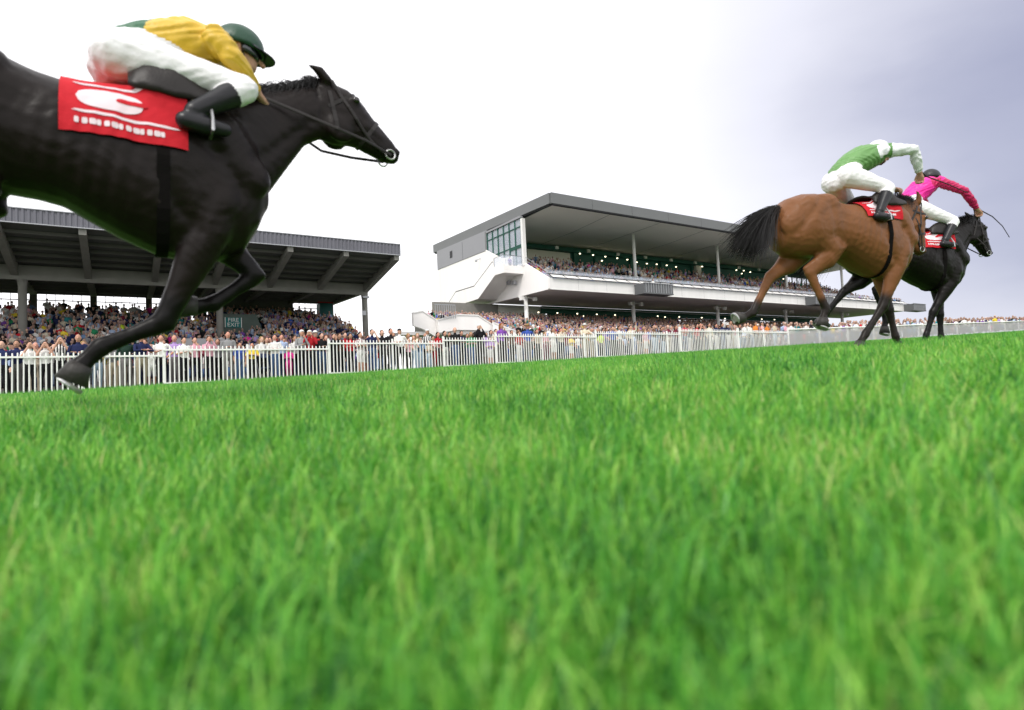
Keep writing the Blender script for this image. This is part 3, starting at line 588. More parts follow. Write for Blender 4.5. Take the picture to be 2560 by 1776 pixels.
# people the photo shows along the fence: (photo x, distance, top, legs, pose, hair, hair colour, short sleeves, height, stripes)
FP = [(4, 24.2, 'navy', 'black', 'down', 'balding', 'grey', 0, .98, 0), (42, 24.6, 'navy', 'grey', 'leaning+holding', 'short', 'dark', 0, 1, 0), (74, 24.2, 'white', 'black', 'camera', 'short', 'brown', 1, .95, 0), (113, 24.2, 'white', 'black', 'camera', 'short', 'dark', 1, .95, 0),
 (151, 24.3, 'black', 'black', 'camera', 'short', 'brown', 1, 1.03, 1), (196, 24.1, 'navy', 'black', 'folded', 'balding', 'grey', 0, 1.06, 0), (243, 24.6, 'dark green', 'pale jeans', 'down', 'cap', 'white', 0, .93, 0), (285, 24.6, 'grey', 'beige', 'holding', 'long', 'brown', 0, .92, 0),
 (316, 24.2, 'dark green', 'grey', 'down', 'balding', 'grey', 0, 1.03, 0), (354, 24.1, 'navy', 'beige', 'leaning', 'short', 'dark', 0, 1.04, 0), (379, 24.2, 'white', 'white', 'hip+down', 'short', 'fair', 1, .78, 0), (403, 24.2, 'white', 'black', 'hip+holding', 'short', 'black', 1, 1.03, 0),
 (437, 24.9, 'lilac', 'grey', 'down', 'balding', 'white', 0, 1.04, 0), (460, 24.2, 'white', 'black', 'holding', 'short', 'dark', 1, .97, 0), (487, 24.4, 'pink', 'black', 'chin+down', 'short', 'dark', 0, .97, 0), (523, 24.3, 'pink', 'black', 'camera', 'short', 'brown', 0, .98, 0),
 (545, 24.7, 'grey', 'black', 'down', 'long', 'brown', 0, .93, 0), (571, 24.2, 'grey', 'grey', 'holding', 'short', 'dark', 0, 1.06, 0), (599, 24.2, 'blue', 'jeans', 'down', 'short', 'brown', 1, .82, 0), (631, 24.1, 'yellow', 'black', 'folded', 'short', 'dark', 1, .80, 0),
 (655, 24.4, 'white', 'black', 'holding', 'long', 'fair', 0, .94, 0), (668, 24.8, 'cream', 'jeans', 'folded', 'long', 'brown', 0, .94, 0), (688, 24.2, 'white', 'jeans', 'folded', 'short', 'dark', 0, .97, 0), (705, 24.9, 'pale blue', 'navy', 'down', 'short', 'brown', 0, 1.0, 0),
 (722, 24.2, 'magenta', 'magenta', 'folded', 'long', 'fair', 0, .68, 0), (738, 24.5, 'white', 'black', 'holding', 'long', 'brown', 0, .95, 0), (756, 24.2, 'grey', 'black', 'chin+holding', 'cap', 'white', 0, 1.07, 0), (776, 24.2, 'red', 'black', 'camera', 'cap', 'white', 0, 1.06, 0),
 (790, 24.5, 'red', 'jeans', 'down', 'hat', 'white', 0, 1.05, 0), (805, 24.4, 'black', 'jeans', 'holding', 'short', 'dark', 0, 1.0, 0), (817, 24.9, 'pink', 'maroon', 'down', 'long', 'ginger', 0, .95, 0), (836, 24.3, 'black', 'black', 'camera', 'short', 'dark', 0, .97, 0), (850, 24.5, 'brown', 'black', 'holding', 'short', 'brown', 0, .98, 0),
 (864, 24.6, 'red', 'black', 'folded', 'short', 'dark', 0, 1.0, 0), (878, 24.3, 'red', 'black', 'holding', 'long', 'dark', 0, .96, 0), (902, 24.2, 'maroon', 'white', 'folded', 'short', 'dark', 1, .98, 1), (920, 24.6, 'grey', 'white', 'down', 'short', 'brown', 1, .9, 0), (932, 24.3, 'navy', 'jeans', 'camera+down', 'short', 'brown', 1, 1.04, 0),
 (957, 24.3, 'black', 'black', 'holding', 'short', 'brown', 0, 1.02, 0), (979, 24.3, 'black', 'black', 'down+holding', 'short', 'dark', 0, 1.05, 0), (1001, 24.2, 'white', 'black', 'hip+holding', 'cap', 'black', 1, 1.04, 0), (1023, 24.2, 'pink', 'black', 'chin', 'short', 'brown', 1, .80, 0), (1036, 24.2, 'white', 'pale jeans', 'chin', 'long', 'fair', 1, .86, 0),
 (1046, 25.0, 'cream', 'beige', 'down', 'long', 'fair', 1, .95, 0), (1052, 24.2, 'denim', 'pale jeans', 'chin', 'long', 'brown', 0, .8, 0), (1071, 24.5, 'black', 'black', 'down', 'cap', 'white', 0, 1.03, 1), (1074, 24.1, 'cream', 'pale jeans', 'folded', 'short', 'brown', 1, .72, 0), (1084, 24.2, 'red', 'red', 'folded', 'short', 'dark', 0, .84, 1),
 (1097, 24.5, 'red', 'black', 'holding', 'long', 'dark', 0, .95, 0), (1114, 24.6, 'black', 'white', 'down', 'long', 'dark', 0, .98, 0), (1140, 24.3, 'black', 'jeans', 'holding', 'balding', 'grey', 0, 1.06, 0), (1156, 24.7, 'navy', 'black', 'folded', 'short', 'dark', 0, .97, 0), (1180, 24.3, 'green', 'jeans', 'folded', 'long', 'fair', 1, .92, 0), (1189, 24.8, 'green', 'jeans', 'down', 'long', 'brown', 1, .92, 0),
 (1201, 24.3, 'black', 'black', 'camera', 'cap', 'white', 0, 1.12, 0), (1218, 24.6, 'lilac', 'white', 'down', 'long', 'dark', 1, .9, 0), (1227, 24.2, 'lilac', 'white', 'folded', 'short', 'brown', 1, .76, 0), (1243, 24.9, 'cream', 'grey', 'raised+down', 'short', 'dark', 0, 1.0, 0), (1257, 24.3, 'purple', 'black', 'chin+down', 'long', 'ginger', 0, 1.13, 0), (1282, 24.7, 'brown', 'black', 'down', 'short', 'dark', 0, .95, 0),
 (1300, 24.3, 'red', 'white', 'holding', 'short', 'brown', 0, .9, 0), (1322, 24.4, 'blue', 'grey', 'hip', 'hat', 'fair', 1, 1.1, 0), (1345, 24.8, 'cream', 'black', 'down', 'long', 'brown', 0, .97, 0), (1366, 24.3, 'pink', 'maroon', 'folded', 'long', 'fair', 1, .87, 0), (1386, 24.2, 'white', 'white', 'chin+down', 'long', 'brown', 1, .98, 0), (1405, 24.7, 'cream', 'navy', 'camera', 'short', 'brown', 0, .98, 0),
 (1430, 24.2, 'yellow', 'white', 'folded', 'short', 'brown', 1, .76, 0), (1447, 24.3, 'white', 'jeans', 'down', 'short', 'dark', 1, .75, 0), (1466, 24.5, 'cream', 'beige', 'leaning', 'hat', 'white', 0, 1.08, 0), (1482, 24.4, 'white', 'beige', 'holding', 'short', 'grey', 0, .95, 0), (1505, 24.2, 'lime', 'black', 'down', 'short', 'dark', 1, .82, 0), (1520, 24.7, 'lilac', 'jeans', 'holding', 'long', 'brown', 0, .95, 0), (1535, 24.2, 'blue', 'black', 'hip', 'short', 'dark', 1, .97, 0), (1552, 24.6, 'white', 'grey', 'down', 'short', 'brown', 0, 1, 0), (1580, 24.4, 'cream', 'navy', 'raised+down', 'short', 'dark', 0, 1.0, 0), (1617, 24.2, 'pink', 'white', 'down', 'short', 'fair', 1, .83, 0)]
people = []
for (px, Y, top, leg, pose, hair, hc, sh, h, st) in FP:
    p = at(px, 900, Y); x = p.x
    people.append((person(x, Y, gzf(x, Y)+.02, top, leg, pose, hair, hc, bool(sh), h*1.0, rng.uniform(-.35, .35), bool(st), bare=(leg == 'white' and sh and h < 1)), x, top, 0))
toplist = ['white']*6+['black']*6+['navy']*5+['pale blue']*4+['blue', 'red', 'red', 'pink', 'grey', 'grey', 'dark green', 'green', 'yellow', 'lilac', 'purple', 'cream', 'cream', 'maroon', 'orange', 'brown', 'brown', 'denim', 'teal']
leglist = ['black']*5+['jeans']*4+['grey', 'navy', 'beige', 'white', 'pale jeans']; poses = ['down', 'folded', 'holding', 'camera', 'hip+down', 'chin+down', 'leaning', 'down+holding']
def rnd(x, Y, h=None, row=1):
    top = random.choice(toplist); h = h or (random.gauss(.97, .04) if random.random() > .12 else random.uniform(.72, .85))
    hair = random.choice(['short']*6+['long']*4+['balding', 'cap', 'hat']); hc = random.choice(['dark', 'dark', 'brown', 'brown', 'fair', 'grey']) if hair not in ('cap', 'hat') else random.choice(['white', 'black', 'red'])
    o = person(x, Y, gzf(x, Y)+.02 if Y < 45 else float(LTZ(Y))+.0, top, random.choice(leglist), random.choice(poses), hair, hc, random.random() < .35, h, rng.uniform(-.4, .4), random.random() < .07)
    people.append((o, x, top, row))
x = at(1640, 900, 24.3).x
while x < 37.4: rnd(x, 24.1+rng.uniform(0, .5), row=0); x += rng.uniform(.24, .5)
x = -3.6
while x < 37.0:
    Y = 25.2+rng.uniform(-.2, .5)
    if not (x < 4.5 and x > 1.4): rnd(x, Y, .95+rng.uniform(-.05, .05), row=1)
    x += rng.uniform(.5, .85)
for r_ in (0, 1):
    x = -6.4
    while x < 18.3 and NPER < 293: rnd(x, 46.4+.78*r_, row=2+r_); x += rng.uniform(.42, .62)
where = ['standing at the white fence', 'in second row behind the fence', 'in lowest row of the older grandstand', 'in second lowest row of older grandstand']
for row in range(4):
    cnt = {}
    for o, x, top, r_ in sorted([p for p in people if p[3] == row], key=lambda p: math.atan2(p[1], p[0].location.y)):
        cnt[top] = cnt.get(top, 0)+1; k = cnt[top]
        if row == 0: o['label'] = f"{ORD[k]} person in {top.replace(' ', '-')} top counted from left, standing at white fence"
        elif row == 1: o['label'] = f"{ORD[k]} person in {top.replace(' ', '-')} top from left, in second row behind fence"
        else: o['label'] = f"{ORD[k]} person in {top.replace(' ', '-')} top from left, {'lowest' if row == 2 else 'second lowest'} row of older grandstand"
        o['group'] = ['spectators at the fence', 'spectators in second row behind the fence', 'spectators in the lowest grandstand row', 'spectators in the second lowest grandstand row'][row]
p = person(37.0, 56.1, 12.95, 'lilac', 'grey', 'down', 'short', 'dark', False, .95); p['label'] = 'person in lilac shirt standing alone on the white staircase landing'
p = person(53.4, 50.1, 10.2, 'white', 'black', 'down', 'short', 'black', True, 1.0); p['label'] = 'person in white shirt inside the first camera box on the balcony'
p = person(88.8, 50.1, 10.2, 'blue', 'black', 'leaning', 'short', 'black', False, 1.0); p['label'] = 'person in bright blue jacket inside the second camera box on the balcony'

# ------------------------------------------------------------------ the packed crowds (uncountable masses)
def crowd_unit(sd_):
    r = random.Random(sd_); mb = MB(); lab = []
    def mark(l): lab.extend([l]*(len(mb.f)-len(lab)))
    mb.tube([(0, 0, .35), (0, 0, .9)], [(.14, .09), (.16, .11)], side=(1, 0, 0), n=6, dome=False); mark(2)
    mb.tube([(0, 0, .9), (0, -.01, 1.2), (0, 0, 1.38), (0, 0, 1.47)], [(.165, .115), (.18, .12), (.2, .10), (.06, .06)], side=(1, 0, 0), n=8, dome=False); mark(1)
    po = ['down', 'folded', 'camera', 'holding', 'hip', 'down'][sd_ % 6]
    for s, (e, h) in arm_pose(po):
        e = (e[0]*s, e[1], e[2]); h = (h[0]*s, h[1], h[2])
        mb.tube([(.17*s, 0, 1.40), e], [.06, .045], n=5, dome=False); mark(1); mb.tube([e, h], [.042, .035], n=5, dome=False); mark(1 if sd_ % 2 else 0); mb.ball(h, .045, 5); mark(0)
    mb.tube([(0, 0, 1.44), (0, -.01, 1.55)], [.05, .05], n=5, dome=False); mark(0)
    n0 = len(mb.f); mb.ball((0, -.015, 1.655), (.082, .10, .12), 8)
    for f in mb.f[n0:]:
        c = sum((Vector(mb.v[i]) for i in f), Vector())/len(f); lab.append(3 if (c.z > 1.70 or c.y > .02) else 0)
    v = np.array(mb.v); tri = []
    tl = []
    for f, l in zip(mb.f, lab):
        for k in range(1, len(f)-1): tri.append((f[0], f[k], f[k+1])); tl.append(l)
    return v, np.array(tri), np.array(tl)
UN = [crowd_unit(i) for i in range(6)]
M_crowd = attr_mat('crowd_clothing', 'col', 'GEOMETRY', .85, .15, 8, .0)
def crowd(name, spots, lab, pal=None, dark=0):
    V, Fs, C = [], [], []; o = 0; cols = list(TOPS.values()); wts = np.array([toplist.count(k) for k in TOPS])+.3; wts[[0, 3, 2]] += np.array(pal or (3, 5, 3)); wts[1] += dark; wts[7] += dark*.6; wts[15] += dark*.4; wts[8] += dark*.4; wts[list(TOPS).index('orange')] = .15; wts[list(TOPS).index('lime')] = .15; wts = wts/wts.sum(); lc = list(LEGS.values()); lw = np.array([5, 4, 1, 1.2, 2, 3, .6, .3, .1, .2]); lw = lw/lw.sum(); hcs = [HAIRC[k] for k in ('dark', 'dark', 'brown', 'brown', 'dark', 'fair', 'grey', 'black', 'white')]
    for x, y, z, s in spots:
        v, t, l = UN[rng.integers(6)]; a = rng.uniform(-.5, .5); ca, sa = math.cos(a), math.sin(a); w = s*rng.uniform(.92, 1.1)
        vv = np.stack([(v[:, 0]*ca-v[:, 1]*sa)*w+x, (v[:, 0]*sa+v[:, 1]*ca)*w+y, v[:, 2]*s+z], 1); V.append(vv); Fs.append(t+o); o += len(v)
        sk = np.array([.47, .30, .235])*rng.uniform(.75, 1.2); top = np.array(cols[rng.choice(len(cols), p=wts)])*rng.uniform(.75, 1.15)
        C.append(np.array([sk, top, lc[rng.choice(len(lc), p=lw)], hcs[rng.integers(len(hcs))]])[l])
    V = np.concatenate(V); Fs = np.concatenate(Fs); C = np.concatenate(C)
    me = bpy.data.meshes.new(name); me.vertices.add(len(V)); me.vertices.foreach_set('co', V.ravel()); me.loops.add(Fs.size); me.loops.foreach_set('vertex_index', Fs.ravel().astype(np.int32))
    me.polygons.add(len(Fs)); me.polygons.foreach_set('loop_start', np.arange(0, Fs.size, 3, dtype=np.int32)); me.polygons.foreach_set('use_smooth', [True]*len(Fs)); me.update(calc_edges=True)
    color_attr(me, 'col', C); me.materials.append(M_crowd); ob = link(name, me); tag(ob, lab, 'crowd', kind='stuff'); return ob
def rows(ys, x0, x1, zf, dx, skip, s=1.0, test=None, dz=0):
    out = []
    for y in ys:
        x = x0+rng.uniform(0, dx)
        while x < x1:
            if rng.random() > skip(x, y) and (test is None or test(x, y)): out.append((x, y+rng.uniform(-.12, .12), float(zf(y))+dz+rng.uniform(-.05, .03), s*rng.normal(.98, .045)))
            x += dx*rng.uniform(.75, 1.3)
    return out
sp = rows(46.4+.78*np.arange(2, 21), -10, 18.45, LTZ, .5, lambda x, y: .06+.3*(y > 58)*(x < -1)+.38*(y > 60)*(x < 7), test=lambda x, y: not (6.9 < x < 11 and 54.2 < y < 58.6) and not (y > 60.5 and 16.7 < x) and not (6.9 < x < 9.3 and 52.9 < y < 55.2))
sp += [(7.3+.42*k, 58.7, 5.75, 1.0) for k in range(8)]
sp += [(x, y, gzf(x, y), rng.normal(.96, .04)) for y in np.arange(27, 46, 1.5) for x in np.arange(-7, 7.5, .8) if rng.random() < .5 and not (1.2 < x < 4.4 and 28.6 < y < 32)]
crowd('crowd', sp, 'packed crowd filling the terraces of the older grandstand', (1, 2, 3), 4)
sp = rows(46.0+.8*np.arange(0, 20), 29, 108.5, BTZ, .56, lambda x, y: .05, test=lambda x, y: not (x < 34.5 and y < 48.5))
sp += [(x, 48.7+rng.uniform(0, 2.5), 5.3, rng.normal(.97, .04)) for x in np.arange(24.6, 28.4, .17)]
crowd('crowd', sp, 'dense crowd packed under the balcony of the two storey grandstand', (4, 2, 4))
def upskip(x, y): return (.12 if y < 54 else .22+.035*(y-54))+(.35 if (53 < x < 60 and y < 60) else 0)+(.3 if x < 44 and y > 58 else 0)
sp = rows(52.4+.8*np.arange(0, 14), 38.9, 112.5, UTZ, .58, upskip, dz=-.38)
sp += [(x, 51.6, 10.85, .98) for x in np.arange(104, 119, .8) if rng.random() < .7]
crowd('crowd', sp, 'spectators seated and standing on the upper balcony of the newer grandstand', (8, 6, 3))
sp = [(x, 24.0+rng.uniform(0, 2.2), gzf(x, 25), rng.normal(.97, .05)) for x in np.arange(38, 120, .22)]+[(x, 26.2+rng.uniform(0, 8), gzf(x, 28), rng.normal(.97, .05)) for x in np.arange(20, 100, .3)]
crowd('crowd', sp, 'distant crowd behind the mesh covered rail at the right', (8, 3, 2))

# ------------------------------------------------------------------ racehorses
M_coat = attr_mat('horse_coat', 'coat', 'GEOMETRY', .40, .28, 7, .10, spec=.17, sheen=.0)
M_blackhair = mat('black_horse_hair', (.010, .009, .009), .5, .3, 40, spec=.4)
M_hoof = mat('dark_hoof', (.035, .032, .03), .5, .3, 14, bump=.2)
M_sole = mat('hoof_sole', (.30, .285, .26), .7, .25, 20, bump=.4)
M_shoeplate = mat('aluminium_shoe', (.45, .45, .46), .4, .1, 10, metal=.8)
M_leather = mat('black_leather', (.016, .013, .012), .45, .2, 20, bump=.1)
M_eye = mat('horse_eye', (.008, .006, .005), .08, .05, 5, spec=.8)
M_cloth = mat('red_cloth', (.50, .008, .018), .8, .12, 10, bump=.15)
M_clothw = mat('white_print', (.74, .62, .66), .8, .06, 10)
M_bit = mat('bit_metal', (.5, .5, .5), .3, .1, 5, metal=.9)
def pair_loft(mb, secs, n=20, p=2.3):             # closed loft through (top point, bottom point, half width) in the x-z plane
    vs = []; k = len(secs)
    ext = [secs[0]]+secs+[secs[-1]]
    for i, (t, b, hw) in enumerate(ext):
        t = Vector((t[0], 0, t[1])); b = Vector((b[0], 0, b[1])); c = (t+b)/2; u = (t-b)/2; q = 1.0
        if i == 0 or i == len(ext)-1:
            q = .55; j = 1 if i == 0 else len(ext)-2; j2 = 2 if i == 0 else len(ext)-3
            cn = (Vector((ext[j2][0][0], 0, ext[j2][0][1]))+Vector((ext[j2][1][0], 0, ext[j2][1][1])))/2; c = c+(c-cn).normalized()*hw*.35
        for m in range(n):
            a = 2*math.pi*m/n; ca, sa = math.cos(a), math.sin(a)
            x = math.copysign(abs(ca)**(2/p), ca); y = math.copysign(abs(sa)**(2/p), sa)
            vs.append(c+u*x*q+Vector((0, hw*y*q, 0)))
    k = len(ext); fs = [(i*n+j, i*n+(j+1) % n, (i+1)*n+(j+1) % n, (i+1)*n+j) for i in range(k-1) for j in range(n)]
    fs += [tuple(range(n))[::-1], tuple((k-1)*n+j for j in range(n))]; mb.add(vs, fs)
TORSO = [((-1.0, 1.30), (-1.0, 1.10), .07), ((-.95, 1.44), (-.95, 1.02), .17), ((-.85, 1.535), (-.85, .97), .235), ((-.70, 1.585), (-.70, .95), .27), ((-.55, 1.595), (-.55, .96), .275), ((-.42, 1.565), (-.42, .985), .265), ((-.30, 1.518), (-.30, .975), .262),
         ((-.21, 1.50), (-.21, .955), .268), ((-.12, 1.50), (-.12, .90), .275), ((0, 1.515), (0, .83), .28), ((.16, 1.54), (.16, .755), .268), ((.30, 1.56), (.30, .735), .24), ((.41, 1.555), (.41, .74), .22), ((.52, 1.50), (.54, .81), .19), ((.575, 1.42), (.605, .92), .16), ((.61, 1.30), (.635, 1.0), .11)]
HEAD0 = [((.93, 1.80), (.955, 1.47), .066), ((1.03, 1.806), (1.025, 1.458), .082), ((1.10, 1.785), (1.105, 1.468), .096), ((1.181, 1.73), (1.165, 1.462), .083), ((1.255, 1.645), (1.20, 1.445), .066), ((1.33, 1.575), (1.245, 1.43), .056), ((1.375, 1.528), (1.29, 1.415), .054), ((1.402, 1.485), (1.335, 1.405), .054), ((1.408, 1.445), (1.365, 1.405), .036)]
def pose_pt(p, ang, piv, mv):                     # rotate a side-view point about piv and shift it
    c, s = math.cos(ang), math.sin(ang); x, z = p[0]-piv[0], p[1]-piv[1]; return (piv[0]+x*c-z*s+mv[0], piv[1]+x*s+z*c+mv[1])
PIV = (.95, 1.72)
def make_horse(name, loc, heading, neck, head_ang, head_mv, fore, hind, coat, points, label, tailspec, mane_len, cloth=(-.205, .27, 81), bay=False, scale=1.0):
    mb = MB(); pair_loft(mb, TORSO, 24, 2.25); pair_loft(mb, neck, 20, 2.1)
    hd = [(pose_pt(t, head_ang, PIV, head_mv), pose_pt(b, head_ang, PIV, head_mv), w) for t, b, w in HEAD0]; pair_loft(mb, hd, 20, 2.2)
    hp = lambda x, z: pose_pt((x, z), head_ang, PIV, head_mv)
    def b3(p, y, r): mb.ball((p[0], y, p[1]), r, 12)
    for s in (-1, 1):
        b3(hp(1.045, 1.54), .062*s, (.085, .035, .09)); b3(hp(1.125, 1.70), .082*s, (.035, .022, .026)); b3(hp(1.385, 1.462), .043*s, (.022, .018, .022))
        e0, e1, e2 = hp(.985, 1.79), hp(.935, 1.835), hp(.87, 1.855)
        mb.tube([(e0[0], .045*s, e0[1]), (e1[0], .062*s, e1[1]), (e2[0], .068*s, e2[1])], [.032, .027, .006], n=10)
        mb.tube([(.16, .17*s, 1.47), (.40, .165*s, 1.30), (.57, .13*s, 1.12)], [(.07, .16), (.075, .15), (.07, .10)], n=14)     # shoulder
        mb.tube([(-.45, .17*s, 1.44), (-.66, .175*s, 1.36), (-.90, .13*s, 1.22)], [(.09, .13), (.10, .19), (.08, .15)], n=14)     # quarters
        mb.tube([(.36, .10*s, .92), (.55, .085*s, .98)], [(.07, .09), (.06, .08)], n=12)                                         # breast
    mb.ball((-.99, 0, 1.385), (.06, .045, .05), 10)
    hooves = []; cols = []
    def leg(pts, ra, rl): mb.tube(pts, list(zip(rl, ra)), n=14)
    for (s, el, kn, ft, hf) in fore:
        y0, y1 = .125*s, .085*s; K, F_, H = Vector((kn[0], y1, kn[1])), Vector((ft[0], y1, ft[1])), Vector((hf[0], y1, hf[1])); E = Vector((el[0], y0, el[1]))
        lr = lambda a, b, t: a*(1-t)+b*t
        leg([(el[0]+.07, y0*1.1, el[1]+.30), (el[0]+.02, y0*1.1, el[1]+.12), E, lr(E, K, .3), lr(E, K, .62), lr(E, K, .88), K, lr(K, F_, .14), lr(K, F_, .5), lr(K, F_, .85), F_, lr(F_, H, .5), lr(F_, H, .8)],
            [.13, .125, .105, .088, .062, .052, .057, .047, .037, .040, .046, .036, .045], [.07, .085, .085, .07, .052, .047, .049, .038, .028, .030, .037, .030, .042])
        hooves.append((F_, H)); cols += [(K+(E-K)*.12, F_, .1, .06, 1), (F_, H, .07, .09, 1), (E, K+(E-K)*.2, .10, .06, 0)]
    for (s, st, hk, ft, hf) in hind:
        y0, y1 = .135*s, .095*s; ST = Vector((st[0], y0, st[1])); HK = Vector((hk[0], y1, hk[1])); F_ = Vector((ft[0], y1, ft[1])); H = Vector((hf[0], y1, hf[1])); lr = lambda a, b, t: a*(1-t)+b*t
        leg([(-.72, y0, 1.36), lr(Vector((-.72, y0, 1.36)), ST, .5), ST, lr(ST, HK, .35), lr(ST, HK, .65), lr(ST, HK, .9), HK], [.20, .215, .155, .12, .078, .062, .062], [.11, .115, .10, .085, .058, .045, .044])
        hs = lr(ST, HK, .5)+Vector((-.05, 0, .0)); d = (HK-F_).normalized()
        leg([hs, HK+d*.065+(HK-ST).normalized()*.035], [.05, .032], [.045, .024])
        leg([HK+d*.02, lr(HK, F_, .12), lr(HK, F_, .5), lr(HK, F_, .86), F_, lr(F_, H, .5), lr(F_, H, .8)], [.060, .052, .040, .042, .048, .037, .046], [.044, .040, .031, .033, .039, .031, .042])
        hooves.append((F_, H)); cols += [(HK.lerp(F_, .75 if bay else 0), F_, .08, .06, 1), (F_, H, .07, .09, 1), (ST, HK.lerp(F_, .7) if bay else HK, .13, .07, 0)]
    me = remesh(mb, .0125, 4, name); v, c = mesh_np(me)
    lab = seg_label(v, cols+[((-.9, 0, 1.25), (.5, 0, 1.2), .34, .34, 0), ((neck[1][0][0], 0, neck[1][1][1]+.2), (PIV[0]+head_mv[0], 0, PIV[1]-.1+head_mv[1]), .2, .12, 0), ((*[hp(1.28, 1.5)[0]], 0, hp(1.28, 1.5)[1]), (hp(1.40, 1.44)[0], 0, hp(1.40, 1.44)[1]), .07, .07, 2), ((hp(1.0, 1.62)[0], 0, hp(1.0, 1.62)[1]), (hp(1.26, 1.53)[0], 0, hp(1.26, 1.53)[1]), .16, .08, 0)])
    nrm = np.empty(len(v)*3); me.vertex_normals.foreach_get('vector', nrm); nrm = nrm.reshape(-1, 3); lat = np.clip(np.abs(nrm[:, 1])*1.6-.3, 0, 1); P2 = v[:, [0, 2]]; dd = np.zeros(len(v))
    def groove(a, b, depth, w, lim=None):
        a = np.array(a, float); b = np.array(b, float); d = b-a; t_ = np.clip(((P2-a)@d)/(d@d), 0, 1); q_ = np.linalg.norm(P2-(a+t_[:, None]*d), axis=1); return depth*np.exp(-(q_/w)**2)
    for a, b, dp, w in (((.16, 1.52), (.40, 1.22), -.011, .035), ((.40, 1.22), (.50, 1.05), -.009, .03), ((.05, 1.28), (.24, .93), -.012, .045), ((.24, .93), (.32, .84), -.008, .03), ((-.36, 1.30), (-.36, 1.05), -.018, .07), ((-.52, 1.42), (-.46, 1.12), -.012, .045),
                        ((-.62, 1.50), (-.88, 1.16), -.012, .035), ((-.80, 1.40), (-.86, 1.02), -.009, .03), ((neck[1][1][0]-.10, neck[1][1][1]+.10), (neck[-1][1][0]-.06, neck[-1][1][1]+.06), -.010, .03), ((neck[1][0][0]+.02, neck[1][0][1]-.07), (neck[-2][0][0], neck[-2][0][1]-.06), -.005, .025),
                        ((.30, 1.30), (.20, 1.12), .009, .07), ((.47, 1.16), (.44, 1.0), .009, .05), ((-.72, 1.30), (-.62, 1.08), .008, .06), (hp(1.12, 1.60), hp(1.29, 1.53), .005, .016), (hp(1.10, 1.50), hp(1.17, 1.60), -.004, .018), (hp(1.03, 1.50), hp(1.04, 1.62), -.005, .02)): dd += groove(a, b, dp, w)
    rib = np.exp(-((v[:, 0]+.10)/.22)**4)*np.exp(-((v[:, 2]-1.10)/.2)**4); dd += .0028*np.sin((v[:, 0]-.18*v[:, 2])*2*math.pi/.066)*rib
    dd += .0016*np.sin(41*v[:, 0]+6*np.sin(17*v[:, 2]))*np.sin(37*v[:, 2]+5*np.sin(19*v[:, 0]))
    v = v+nrm*(dd*lat)[:, None]; me.vertices.foreach_set('co', v.ravel()); me.update()
    base = np.array(coat); cc = np.tile(base, (len(v), 1)); pt = np.array(points); cc[lab == 1] = pt; cc[lab == 2] = pt*.6+base*.4

    ed = np.empty(len(me.edges)*2, np.int32); me.edges.foreach_get('vertices', ed); ed = ed.reshape(-1, 2); deg = np.bincount(ed.ravel(), minlength=len(v))[:, None]+1.
    for _ in range(14 if bay else 5):
        ac = cc.copy(); np.add.at(ac, ed[:, 0], cc[ed[:, 1]]); np.add.at(ac, ed[:, 1], cc[ed[:, 0]]); cc = ac/deg
    color_attr(me, 'coat', cc, 'POINT'); me.materials.append(M_coat)
    o = link(name, me, None, loc); o.rotation_euler = (0, 0, math.radians(heading)); o.scale = (scale,)*3; tag(o, label, 'horse', 'racehorses galloping on the course')
    o['_x'] = 1; del o['_x']
    for F_, H in hooves:
        d = (H-F_).normalized(); side = Vector((0, 1, 0)); fr = side.cross(d); m = MB(); fr = -fr if fr.x < 0 and abs(d.z) > .5 else fr
        c0 = F_+(H-F_)*.72; m.tube([c0, c0+d*.03+fr*.006, c0+d*.085+fr*.022], [(.043, .047), (.048, .053), (.056, .066)], n=18, dome=False)
        q = m.build('hoof', [M_hoof], o, True); e_ = c0+d*.086+fr*.022
        m = MB(); m.tube([e_, e_+d*.008], [(.052, .061), (.052, .061)], n=18, dome=False); sl_ = m.build('sole', M_sole, q)
        m = MB(); pp_ = [e_+d*.011+side*.047*math.sin(a)+fr*.055*math.cos(a) for a in np.linspace(-2.4, 2.4, 15)]; m.tube(pp_, [.009]*15, side=d, n=6); m.build('horseshoe', M_shoeplate, q)
    for s in (-1, 1):
        p_ = hp(1.128, 1.70); MB().ball((p_[0], .094*s, p_[1]), (.021, .014, .019), 14).build('eye', M_eye, o, True)
    bv = BVHTree.FromPolygons([tuple(a) for a in v], [tuple(p.vertices) for p in me.polygons])
    # mane: strands from the crest, blown back
    m = MB(); r = random.Random(5); crest = [Vector((t[0], 0, t[1])) for t, b, w in neck[1:]]+[Vector((hp(.95, 1.80)[0], 0, hp(.95, 1.80)[1]))]
    def ribbon(m, pts, w):
        o_ = len(m.v); k = len(pts)
        for i, p in enumerate(pts):
            ww = w*(1-.85*i/(k-1)); t_ = (pts[min(i+1, k-1)]-pts[max(0, i-1)]).normalized(); s_ = t_.cross(Vector((0, 1, 0.15)).normalized()); s_ = s_.normalized() if s_.length > .1 else Vector((1, 0, 0)); m.v += [tuple(p-s_*ww), tuple(p+s_*ww)]
        for i in range(k-1): m.f.append((o_+2*i, o_+2*i+1, o_+2*i+3, o_+2*i+2)); m.m.append(0)
    for i in range(1500):
        t_ = r.random()*(len(crest)-1); k = int(t_); p = crest[k].lerp(crest[min(k+1, len(crest)-1)], t_-k); p = p+Vector((r.uniform(-.02, .02), r.uniform(-.028, .02), r.uniform(-.015, .012)))
        ln = mane_len*r.uniform(.5, 1.1); vx, vy, vz = -r.uniform(.2, .9), -r.uniform(.1, .5), r.uniform(-.3, .35); pts = [p]
        for j in range(4): p = p+Vector((vx, vy, vz)).normalized()*ln/4; vz -= .32; vy -= .03; pts.append(p)
        ribbon(m, pts, r.uniform(.0018, .004))
